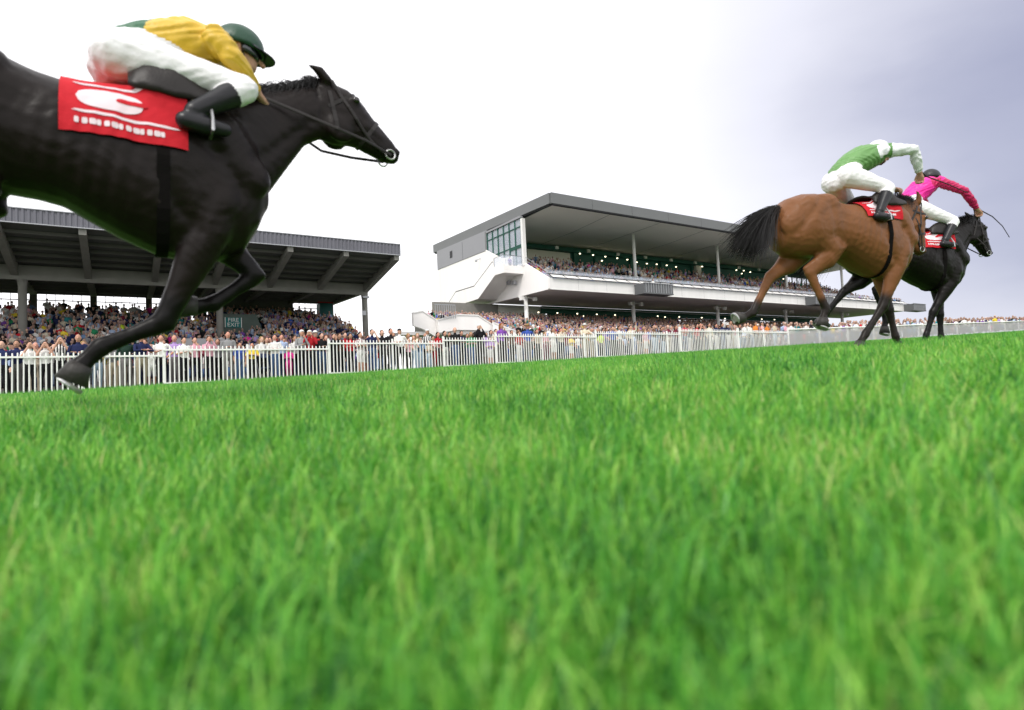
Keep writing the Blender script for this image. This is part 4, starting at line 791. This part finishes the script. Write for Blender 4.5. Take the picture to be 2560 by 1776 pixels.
    m.build('mane', M_blackhair, o)
    m = MB(); T0 = Vector((-.985, 0, 1.425)); (dx, dz, spread, ln_) = tailspec
    for i in range(3600):
        p = T0+Vector((r.uniform(-.05, .06), r.gauss(0, .026), r.uniform(-.04, .035))); q = r.gauss(0, 1); drape = bay and r.random() < .62
        sy = r.gauss(0, spread*.45) if not drape else r.uniform(-.30, .16); ln = ln_*(.38+.78*r.random()**.75)*(.9 if drape else 1); v_ = Vector((-.5, sy*1.1, .12)); pts = [p]
        tgt = Vector((dx, sy, dz+q*spread)).normalized() if not drape else Vector((-.42+.25*q*.5, sy*.9, -.85)).normalized()
        for j in range(7): v_ = v_.lerp(tgt+Vector((0, 0, -.04*j)), .4); p = p+v_.normalized()*ln/7; pts.append(p.copy())
        ribbon(m, pts, r.uniform(.002, .0045))
    m.build('tail', M_blackhair, o)
    def cast(c, d):
        hit = bv.ray_cast(Vector(c)+Vector(d)*.8, -Vector(d), 1.6); return hit[0] if hit[0] is not None else Vector(c)
    # forelock, bridle
    m = MB()
    def strap(ctr, axis, w=.011, off=.006, a0=0, a1=2*math.pi, n=26):
        ax = Vector((axis[0], 0, axis[1])).normalized(); u = Vector((0, 1, 0)); k = ax.cross(u); P1 = []
        for i in range(n+1):
            a = a0+(a1-a0)*i/n; d = u*math.cos(a)+k*math.sin(a); q_ = bv.ray_cast(Vector((ctr[0], 0, ctr[1])), d, .17)[0]; q_ = q_ if q_ is not None else Vector((ctr[0], 0, ctr[1]))+d*.10; P1.append(q_+d*off)
        for i in range(n): m.add([P1[i]-ax*w, P1[i]+ax*w, P1[i+1]+ax*w, P1[i+1]-ax*w], [(0, 1, 2, 3)])
    c1 = hp(1.225, 1.555); ta = pose_pt((1, -.72), head_ang, (0, 0), (0, 0)); strap(c1, ta); c2 = hp(1.0, 1.64); strap(c2, pose_pt((1, .15), head_ang, (0, 0), (0, 0)))
    c3 = hp(1.07, 1.70); strap(c3, pose_pt((.55, -.85), head_ang, (0, 0), (0, 0)), .010)
    for s in (-1, 1):
        pts = []
        for t_ in np.linspace(0, 1, 9):
            x, z = 1.0+.335*t_, 1.79-.36*t_-.12*math.sin(math.pi*t_)*.6; q = hp(x, z); h = bv.ray_cast(Vector((q[0], .5*s, q[1])), Vector((0, -s, 0)), 1.0)[0]; pts.append((h if h else Vector((q[0], .05*s, q[1])))+Vector((0, .006*s, 0)))
        m.tube(pts, [(.004, .010)]*9, side=(0, 1, 0), n=8)
    br = m.build('bridle', M_leather, o); bt = hp(1.335, 1.432)
    m = MB()
    for s in (-1, 1): m.tube([(bt[0]+.028*math.cos(a), .062*s, bt[1]+.028*math.sin(a)) for a in np.linspace(0, 6.283, 15)], [.005]*15, n=6, dome=False)
    m.bar((bt[0], -.06, bt[1]), (bt[0], .06, bt[1]), .006); m.build('bit', M_bit, br)
    def sheet(xs, angs, off, zc=1.2):
        m = MB(); nx, na_ = len(xs), len(angs)
        for x in xs:
            for a in angs:
                d = Vector((0, math.sin(a), math.cos(a))); h = cast((x, 0, zc), d); m.v.append(tuple(h+d*off))
        for i in range(nx-1):
            for j in range(na_-1): m.f.append((i*na_+j, (i+1)*na_+j, (i+1)*na_+j+1, i*na_+j+1)); m.m.append(0)
        return m
    R_ = math.radians
    ca, cb, cg = cloth; cl_ = sheet(np.linspace(ca, cb, 44), np.radians(np.linspace(-cg, cg, 61)), .0145, 1.15).build('saddle_cloth', M_cloth, o, True)
    def mark(xa, xb, aa, ab, off, m_, bow=0):
        n_ = 26; m = MB(); xs_ = np.linspace(xa, xb, n_)
        for x in xs_:
            u_ = (x-xa)/(xb-xa)*2-1; sq = math.sqrt(max(0, 1-abs(u_)**(6 if bow < 0 else 3.2))) if bow else 1; mid, hf = (aa+ab)/2, (ab-aa)/2*sq
            for a in np.radians(np.linspace(mid-hf, mid+hf, 8)):
                d = Vector((0, math.sin(a), math.cos(a))); m.v.append(tuple(cast((x, 0, 1.15), d)+d*off))
        for i in range(n_-1):
            for k in range(7): m.f.append((i*8+k, (i+1)*8+k, (i+1)*8+k+1, i*8+k+1)); m.m.append(0)
        m.build('printed_mark', m_, cl_, True)
    f_ = cg/82.; w_ = cb-ca
    mark(ca+w_*.12, ca+w_*.64, -60*f_, -42*f_, .0175, M_clothw, 1); mark(ca+w_*.42, ca+w_*.67, -52.5*f_, -48.5*f_, .0195, M_cloth, -1)
    mark(ca+w_*.09, ca+w_*.94, -66*f_, -63.5*f_, .0175, M_clothw, -1); mark(ca+w_*.09, ca+w_*.7, -38*f_, -35.5*f_, .0175, M_clothw, -1)
    for k in range(13): mark(ca+w_*(.11+.055*k), ca+w_*(.145+.055*k+.01*(k % 3)), -75*f_, -70*f_, .0175, M_clothw, -1)
    sd_ = sheet(np.linspace(.04, .44, 14), np.radians(np.linspace(-46, 46, 25)), .032)
    for i, p in enumerate(sd_.v):
        x = p[0]; sd_.v[i] = (p[0], p[1], p[2]+.045*max(0, (abs(x-.24)-.10))/.1)
    sd_ = sd_.build('saddle', M_leather, o, True); mo = sd_.modifiers.new('s', 'SOLIDIFY'); mo.thickness = .02; mo.offset = -1
    m = MB(); n = 30; P1 = []
    for i in range(n+1):
        a = R_(44)+(2*math.pi-R_(88))*i/n; d = Vector((0, math.sin(a), math.cos(a))); q_ = bv.ray_cast(Vector((.17, 0, 1.15)), d, .6)[0]; P1.append((q_ if q_ is not None else cast((.17, 0, 1.15), d))+d*.006)
    for i in range(n): m.add([P1[i]-Vector((.026, 0, 0)), P1[i]+Vector((.026, 0, 0)), P1[i+1]+Vector((.026, 0, 0)), P1[i+1]-Vector((.026, 0, 0))], [(0, 1, 2, 3)])
    m.build('girth', mat('girth_webbing', (.007, .006, .006), .9, .2, 20, spec=.05), o)
    o_bit = (bt[0], bt[1]); return o, bv, o_bit
NECK0 = [((.20, 1.535), (.60, .99), .17), ((.40, 1.60), (.67, 1.13), .125), ((.592, 1.665), (.775, 1.292), .092), ((.76, 1.715), (.86, 1.42), .078), ((.90, 1.77), (.94, 1.47), .072)]
HB = []
hx, hy = 0.0, 3.3
HB.append(make_horse('racehorse', (hx, hy, -.05), 0, NECK0, 0, (0, 0),
    [(-1, (.36, .86), (.17, .42), (-.07, .31), (-.17, .20)), (1, (.42, .90), (.61, .70), (.40, .54), (.30, .52))],
    [(-1, (-.55, .96), (-.92, .64), (-1.0, .27), (-1.12, .17)), (1, (-.56, .96), (-1.0, .68), (-1.22, .36), (-1.36, .30))],
    (.0105, .0068, .0058), (.005, .004, .004), 'near black racehorse passing close by at the left, with folded forelegs', (-.9, .1, .25, .8), .10))
NECKL = [((.18, 1.53), (.60, .99), .17), ((.36, 1.575), (.66, 1.10), .125), ((.50, 1.60), (.73, 1.23), .097), ((.60, 1.61), (.79, 1.31), .085), ((.70, 1.605), (.815, 1.345), .075)]
NECKC = [((.18, 1.53), (.60, .99), .17), ((.37, 1.60), (.665, 1.13), .125), ((.53, 1.665), (.75, 1.29), .095), ((.67, 1.705), (.83, 1.41), .08), ((.81, 1.735), (.88, 1.46), .072)]
h0 = math.radians(-25)
bx, by = 6.82, 3.38
HB.append(make_horse('racehorse', (bx, by, .207), -18, NECKL, math.radians(-46), (-.215, -.195),
    [(-1, (.36, .86), (.19, .44), (-.05, .17), (-.15, .05)), (1, (.40, .86), (.45, .43), (.51, .145), (.54, .045))],
    [(-1, (-.42, 1.0), (-.68, .78), (-.52, .42), (-.58, .30)), (1, (-.62, 1.0), (-1.0, .77), (-1.22, .42), (-1.37, .36))],
    (.20, .082, .032), (.016, .012, .010), 'bay brown racehorse with black tail running away at the right', (-.60, -.62, .14, .60), .20, (-.10, .36, 58), True, 1.07))
HB.append(make_horse('racehorse', (9.12, 3.74, .255), -25, NECKC, math.radians(-30), (-.10, -.04),
    [(-1, (.36, .86), (.10, .46), (-.03, .16), (-.07, .05)), (1, (.40, .86), (.36, .44), (.35, .15), (.37, .045))],
    [(-1, (-.42, 1.0), (-.70, .74), (-.60, .38), (-.64, .26)), (1, (-.64, 1.0), (-1.03, .78), (-1.30, .50), (-1.42, .40))],
    (.008, .0065, .006), (.005, .0045, .0045), 'black racehorse leading at the far right, partly hidden behind the bay', (-.8, -.3, .25, .8), .17, (-.12, .36, 66), False, 1.03))

# ------------------------------------------------------------------ jockeys
M_glove = mat('skin_hands', (.50, .29, .20), .6, .12, 20)
M_breech = mat('white_breeches', (.78, .77, .79), .7, .05, 10, bump=.35, bscale=16)
M_boot = mat('black_boot', (.014, .014, .017), .35, .15, 10)
M_goggle = mat('goggle_lens', (.02, .025, .03), .1, .05, 4, spec=.8)
def silk(nm, c): return mat(nm, c, .42, .10, 8, bump=.6, bscale=11, spec=.4)
def jockey(hi, jt, mats, label, whip=None):
    ho, bv, bit = HB[hi]; mb = MB(); seg = []
    V = lambda p, y=0: Vector((p[0], y, p[1]))
    hip, wst, chs, shd = V(jt['hip']), V(jt['waist']), V(jt['chest']), V(jt['shoulder'])
    nb = shd+(shd-chs).normalized()*.05
    mb.tube([hip-(wst-hip)*.45, hip, wst, chs, shd, nb], [(.13, .10), (.168, .135), (.155, .128), (.18, .14), (.178, .112), (.07, .065)], n=20)
    seg += [(hip-(wst-hip)*.3+Vector((0, 0, -.04)), hip+(wst-hip)*.1+Vector((0, 0, -.05)), .15, .13, 2), (hip+(wst-hip)*.15+Vector((0, 0, .05)), hip+(wst-hip)*jt.get('hem', .55)+Vector((0, 0, .02)), .12, .12, 4), (wst+(chs-wst)*.1, chs, .13, .15, 1), (chs, shd, .15, .12, 1), (shd+Vector((0, -.16, 0)), shd+Vector((0, .16, 0)), .08, .08, 1)]
    hd = V(jt['head'], jt.get('heady', 0)); fd = Vector((jt.get('face', (1, -.25))[0], 0, jt.get('face', (1, -.25))[1])).normalized(); up_ = Vector((0, 1, 0)).cross(fd)*-1
    mb.tube([nb-(nb-shd)*.5, (nb+hd)/2, hd-fd*.01-up_*.05], [.06, .055, .055], n=12); seg.append((nb, hd-up_*.04, .06, .06, 0))
    mb.ball(tuple(hd), (.098, .078, .112), 16); mb.ball(tuple(hd+fd*.045-up_*.06), (.055, .052, .055), 12); nn = hd+fd*.105-up_*.015; mb.tube([nn, nn+fd*.022-up_*.025], [.012, .017], n=8)
    for s in (1, -1): mb.ball(tuple(hd+Vector((0, .078*s, 0))), (.02, .012, .03), 8)
    seg.append((hd-fd*.02, hd+fd*.03, .1, .09, 0))
    for s in (1, -1):
        E = jt['elbow' if s < 0 else 'elbow_far']; H = jt['hand' if s < 0 else 'hand_far']
        S0 = shd+Vector((-.02, .165*s, 0)); E = Vector((E[0], E[2]*s, E[1])); H = Vector((H[0], H[2]*s, H[1])); lr = lambda a, b, t: a.lerp(b, t)
        mb.tube([shd+Vector((-.03, .11*s, .0)), S0, lr(S0, E, .5), E, lr(E, H, .35), lr(E, H, .8), H], [.07, .072, .064, .053, .054, .042, .030], n=14)
        sl_ = 3 if s < 0 else 6
        seg += [(S0, E, .07, .055, sl_), (E, lr(E, H, .84), .055, .045, sl_), (lr(E, H, .93), H, .03, .035, 0)]
        d = (H-E).normalized(); o = Vector((0, 1, 0))-d*d.y; o.normalize(); dn = d.cross(o)*(1 if d.cross(o).z < 0 else -1)
        mb.tube([H, H+d*.045, H+d*.08], [(.03, .018), (.040, .020), (.041, .019)], side=o, n=12)
        for k in range(4):
            b0 = H+d*.078+o*(.030-.020*k); ln = (.030, .034, .033, .027)[k]; b1 = b0+d*ln*.75+dn*ln*.45; b2 = b1+dn*ln*.9-d*.002; b3 = b2-d*ln*.75+dn*.004; mb.tube([b0, b1, b2, b3], [.0095, .0092, .0085, .0075], n=7)
        t0 = H+d*.03+o*.032*(-s); mb.tube([t0, t0+d*.032+o*.014*(-s)+dn*.018, t0+d*.055+dn*.036], [.012, .0105, .009], n=7); seg.append((H, H+d*.12, .04, .045, 0))
        K = jt['knee' if s < 0 else 'knee_far']; A = jt['ankle' if s < 0 else 'ankle_far']; HP = hip+Vector((.0, .105*s, -.03)); K = Vector((K[0], K[2]*s, K[1])); A = Vector((A[0], A[2]*s, A[1]))
        mb.tube([HP-(K-HP)*.08, HP+(K-HP)*.25, HP+(K-HP)*.6, K], [.118, .104, .082, .062], n=16); seg += [(HP, K, .12, .07, 2)]
        mb.tube([K, K.lerp(A, .3), K.lerp(A, .7), A], [.062, .062, .048, .040], n=14); T = A+Vector((.14, 0, -.06)); mb.tube([A+Vector((-.035, 0, -.045)), A+Vector((.05, 0, -.055)), T], [.042, .043, .033], n=12)
        seg += [(K.lerp(A, .0), K.lerp(A, .22), .06, .06, 2), (K.lerp(A, .34), A, .06, .045, 5), (A+Vector((-.03, 0, -.04)), T, .045, .04, 5)]
        jt['T%d' % s] = A+Vector((.06, 0, -.10))
    me = remesh(mb, .0085, 5, 'person'); v, c = mesh_np(me); lab = seg_label(c, seg)
    nrm = np.empty(len(me.vertices)*3); me.vertex_normals.foreach_get('vector', nrm); nrm = nrm.reshape(-1, 3); vl = seg_label(v, seg)
    X, Y_, Z = v[:, 0], v[:, 1], v[:, 2]; wr = np.sin(62*X+9*np.sin(23*Z+4*Y_)+14*Y_)*.5+np.sin(95*Z-40*X+6*np.sin(31*Y_))*.35+np.sin(38*Y_+55*Z)*.4
    amp = np.where((vl == 1) | (vl == 3) | (vl == 4) | (vl == 6), .0052, np.where(vl == 2, .0022, 0)); v2 = v+nrm*(wr*amp)[:, None]; me.vertices.foreach_set('co', v2.ravel()); me.update()
    for m in (M_glove, mats['body'], M_breech, mats['sleeve'], mats['hem'], M_boot, mats.get('far_sleeve', mats['sleeve'])): me.materials.append(m)
    me.polygons.foreach_set('material_index', lab.astype(np.int32))
    rot = ho.rotation_euler.z; o = link('person', me, None, ho.location); o.rotation_euler = (0, 0, rot); o.scale = ho.scale; tag(o, label, 'jockey', 'jockeys riding in the race')
    # helmet with silk cover and peak, goggles
    m = MB(); n = 20
    for i in range(9):
        th = i/8*math.radians(100)
        for j in range(n):
            a = 2*math.pi*j/n; p = hd+up_*.018+up_*(.118*math.cos(th))+fd*(.127*math.sin(th)*math.cos(a))+Vector((0, .104*math.sin(th)*math.sin(a), 0)); m.v.append(tuple(p))
    for i in range(8):
        for j in range(n): m.f.append((i*n+j, (i+1)*n+j, (i+1)*n+(j+1) % n, i*n+(j+1) % n)); m.m.append(0)
    hl = m.build('helmet', mats['cap'], o, True); mo = hl.modifiers.new('s', 'SOLIDIFY'); mo.thickness = .01
    m = MB(); P0 = hd+up_*.012
    for r_, dz in ((.118, 0), (.185, -.018)):
        for a in np.linspace(-1.15, 1.15, 13): m.v.append(tuple(P0+fd*(r_*math.cos(a))+Vector((0, (.098 if r_ < .13 else .105)*math.sin(a)*1.0, 0))+up_*dz))
    for j in range(12): m.f.append((j, j+1, 14+j, 13+j)); m.m.append(0)
    pk = m.build('peak', mats['peak'], hl, True); mo = pk.modifiers.new('s', 'SOLIDIFY'); mo.thickness = .006
    m = MB(); m.tube([hd+fd*(.092*math.cos(a))+Vector((0, .084*math.sin(a), 0))-up_*.012 for a in np.linspace(-1.35, 1.35, 13)], [(.012, .026)]*13, side=fd, n=10); m.build('goggles', M_goggle, o, True)
    m = MB()
    for s in (1, -1): m.tube([hd+Vector((0, .088*s, 0))-up_*.0, hd+fd*.035+Vector((0, .05*s, 0))-up_*.11, hd+fd*.055-up_*.118], [.006]*3, n=6)
    m.build('chin_strap', M_leather, hl)
    # reins and stirrups belong to the bridle and saddle of the horse
    br = [q for q in ho.children if q.name.startswith('bridle')][0]; sdl = [q for q in ho.children if q.name.startswith('saddle') and 'cloth' not in q.name][0]
    for s in (1, -1):
        Hn = jt['hand' if s < 0 else 'hand_far']
        if jt.get('free') == s: Hn = jt['hand' if s > 0 else 'hand_far'] if False else (jt['hand_far'][0], jt['hand_far'][1], -jt['hand_far'][2])
        a = Vector((bit[0], .062*s, bit[1])); b = Vector((Hn[0]+.05, Hn[2]*s, Hn[1]-.02)); md_ = (a+b)/2+Vector((0, .10*s, -.04))
        m = MB(); m.tube([a, a.lerp(md_, .5)+Vector((0, .02*s, 0)), md_, b.lerp(md_, .5), b], [(.004, .009)]*5, side=(0, 1, 0), n=8); m.build('rein', M_leather, br)
        T = jt['T%d' % s]; m = MB(); top = Vector((T.x+.02, T.y, T.z+.14))
        m.tube([top, T+Vector((.02, .055, .06)), T+Vector((.02, .06, .01)), T+Vector((.02, -.06, .01)), T+Vector((.02, -.055, .06)), top], [.007]*6, side=(1, 0, 0), n=6)
        m.tube([top, Vector((.22, .20*s, 1.50))], [(.004, .012)]*2, side=(0, 1, 0), n=8); m.build('stirrup', M_shoeplate, sdl)
    if whip:
        mw = ho.matrix_basis if False else Matrix.Translation(ho.location) @ Matrix.Rotation(rot, 4, 'Z') @ Matrix.Scale(ho.scale.x, 4)
        pts = [Vector(p) for p in whip]; m = MB(); k = len(pts); m.tube([mw @ p for p in pts], [.011]+[.0085-.004*i/(k-1) for i in range(1, k)], n=8)
        w_ = m.build('riding_whip', M_leather, None, True); return o, w_
    return o, None
G_gold, G_green = silk('gold_silk', (.60, .385, .028)), silk('dark_green_silk', (.02, .11, .05))
jockey(0, dict(hem=.95, hip=(.03, 1.68), waist=(.15, 1.765), chest=(.29, 1.805), shoulder=(.42, 1.81), head=(.54, 1.885), heady=.03, face=(1, -.12), elbow=(.475, 1.715, .20), hand=(.60, 1.62, .09), elbow_far=(.50, 1.72, .22), hand_far=(.62, 1.63, .09),
    knee=(.53, 1.555, .235), ankle=(.285, 1.37, .285), knee_far=(.53, 1.555, .235), ankle_far=(.285, 1.37, .285)),
    dict(body=G_gold, sleeve=G_gold, far_sleeve=G_green, hem=G_green, cap=silk('bottle_green_silk', (.012, .055, .03)), peak=mat('dark_peak', (.03, .035, .045), .4, .1, 5)), 'jockey in gold and dark green silks crouched over the near black horse')
S_green, S_white = silk('light_green_silk', (.12, .27, .08)), silk('white_silk', (.76, .78, .80))
o, w_ = jockey(1, dict(hip=(-.12, 1.80), waist=(.0, 1.93), chest=(.15, 2.005), shoulder=(.31, 2.045), head=(.45, 2.115), heady=.06, face=(1, -.2), elbow=(.58, 2.04, .24), hand=(.72, 1.83, .16), elbow_far=(.42, 1.82, .22), hand_far=(.62, 1.74, .09),
    knee=(.20, 1.62, .25), ankle=(.02, 1.36, .29), knee_far=(.22, 1.62, .25), ankle_far=(.02, 1.36, .29), free=-1),
    dict(body=S_green, sleeve=S_white, hem=S_green, cap=silk('white_cap_silk', (.78, .78, .78)), peak=S_white), 'jockey in green silks with white sleeves reaching forward on the bay horse', [(.70, -.15, 1.88), (.81, -.17, 1.79), (1.05, -.2, 1.71), (1.28, -.22, 1.62)])
tag(w_, 'thin dark whip held out in the white sleeved jockey\'s hand', 'whip')
P_pink, P_crim = silk('magenta_silk', (.78, .015, .30)), silk('crimson_silk', (.50, .012, .10))
o, w_ = jockey(2, dict(hip=(-.10, 1.90), waist=(.02, 2.02), chest=(.14, 2.12), shoulder=(.27, 2.18), head=(.38, 2.29), heady=.07, face=(1, -.1), elbow=(.56, 2.02, .24), hand=(.80, 1.80, .17), elbow_far=(.42, 1.92, .22), hand_far=(.60, 1.74, .09),
    knee=(.36, 1.62, .25), ankle=(.16, 1.36, .29), knee_far=(.36, 1.62, .25), ankle_far=(.16, 1.36, .29), free=-1),
    dict(body=P_pink, sleeve=P_crim, hem=P_pink, cap=silk('black_cap_silk', (.015, .016, .02)), peak=silk('black_cap_silk', (.015, .016, .02))), 'jockey in bright pink silks and black cap on the black horse', [(.77, -.17, 1.86), (.86, -.17, 1.78), (1.02, -.17, 1.70), (1.16, -.17, 1.57), (1.25, -.17, 1.42)])
tag(w_, 'curved black whip in the pink jockey\'s hand, outlined against the sky', 'whip')

# ------------------------------------------------------------------ smaller things behind the fence
e = empty('betting_stall', (2.9, 29.8, gzf(2.9, 29.8))); tag(e, 'grey roofed betting stall with red and white sign panel behind the fence', 'stall')
M_tarp = mat('grey_canvas', (.13, .13, .135), .9, .15, 4, bump=.3)
MB().add([(-1.25, -.75, 1.62), (1.3, -.75, 1.62), (1.3, .8, 1.62), (-1.25, .8, 1.62), (-.9, -.35, 2.0), (1.0, -.35, 2.0), (1.0, .4, 2.0), (-.9, .4, 2.0)], [(0, 1, 5, 4), (1, 2, 6, 5), (2, 3, 7, 6), (3, 0, 4, 7), (4, 5, 6, 7), (3, 2, 1, 0)]).build('canopy', M_tarp, e)
sp_ = MB().box(-1.1, 1.2, -.72, -.66, .7, 1.55).build('sign_panel', mat('grey_board', (.30, .28, .28), .7, .1, 5), e)
MB().box(-1.0, 1.1, -.735, -.7205, .85, 1.12).build('white_band', M_white, sp_)
m = MB()
for k in range(11): m.box(-.62+.12*k, -.55+.12*k+.02*(k % 2), -.74, -.7201, 1.36, 1.47); m.box(-.62+.12*k, -.56+.12*k, -.74, -.7201, 1.19, 1.28)
m.build('red_print', M_red, sp_)
for x in (-1.15, 1.2):
    for y in (-.6, .7): MB().bar((x, y, 0), (x, y, 1.62), .025).build('leg', M_steel, e)
p = at(658, 925, 24.35); e = empty('pushchair', (p.x, 24.35, gzf(p.x, 24.35)+.02)); tag(e, 'navy pushchair parked at the fence before two white blouses', 'pushchair')
M_pram = mat('navy_canvas', (.02, .03, .075), .8, .2, 10, bump=.2)
m = MB(); m.tube([(0, -.28, .42), (0, -.05, .36), (0, .14, .50), (0, .24, .82)], [(.19, .05), (.20, .06), (.20, .06), (.19, .04)], side=(1, 0, 0), n=14); m.build('seat', M_pram, e, True)
m = MB(); m.tube([(0, .24, .80), (0, .10, .96), (0, -.10, .98), (0, -.22, .88)], [(.20, .03), (.22, .03), (.22, .03), (.21, .02)], side=(1, 0, 0), n=14); m.build('hood', M_pram, e, True)
m = MB()
for sx in (-.2, .2): m.bar((sx, -.38, .12), (sx, .42, 1.02), .014).bar((sx, .32, .12), (sx, -.1, .5), .014)
m.bar((-.2, .42, 1.02), (.2, .42, 1.02), .018); m.build('frame', M_steel, e)
for sx in (-.22, .22):
    for sy in (-.38, .32): m = MB(); m.tube([(sx-.02, sy, .12), (sx+.02, sy, .12)], [.12, .12], n=18, dome=False); m.build('wheel', M_black, e, True)
p = at(1818, 820, 24.6); e = empty('notice_board', (p.x, 24.6, gzf(p.x, 24.6))); tag(e, 'white framed notice board on legs rising above the picket fence', 'sign'); zb = p.z-e.location.z
MB().box(-.42, .42, -.03, .03, zb+.02, zb+.36).box(-.42, .42, -.03, .03, zb-.42, zb-.34).box(-.42, -.34, -.031, .031, zb-.34, zb+.02).box(.34, .42, -.031, .031, zb-.34, zb+.02).build('frame', M_white, e)
for x in (-.38, .38): MB().box(x-.035, x+.035, -.03, .03, 0, zb-.42).build('leg', M_white, e)
p = at(2479, 820, 30); e = empty('course_marker', (p.x, 30, gzf(p.x, 30))); tag(e, 'red round marker disc on a post beyond the far rail', 'sign'); zb = p.z-e.location.z
m = MB(); m.tube([(0, -.03, zb), (0, .03, zb)], [.45, .45], side=(1, 0, 0), n=28, dome=False); d_ = m.build('disc', mat('pale_red_paint', (.62, .12, .13), .6, .1, 4), e)
m = MB()
for z in (-.2, 0, .2): m.box(-.38+abs(z)*.3, .38-abs(z)*.3, -.045, -.031, zb+z-.02, zb+z+.02)
m.build('white_line', M_white, d_); MB().bar((0, 0, 0), (0, 0, zb-.44), .04).build('post', M_white, e)

m = MB(); m2 = MB()
for x in np.arange(X0+4.2, XB, 4.2): m.box(x-.008, x+.008, 50.892, 50.899, 10.2, 11.36)
R(m, "panel_joint", M_greyclad, parent=pp)
for x in np.arange(X0+6, XR, 6.1): m2.box(x-.012, x+.012, 49.893, 49.899, rz_(50)+.12, rz_(50)+1.28)
R(m2, 'panel_joint', M_black, parent=roof)

R(MB().box(30.5, 39.4, 62.9, 63.2, 3.0, 10.2), 'hall_wall', M_conc)
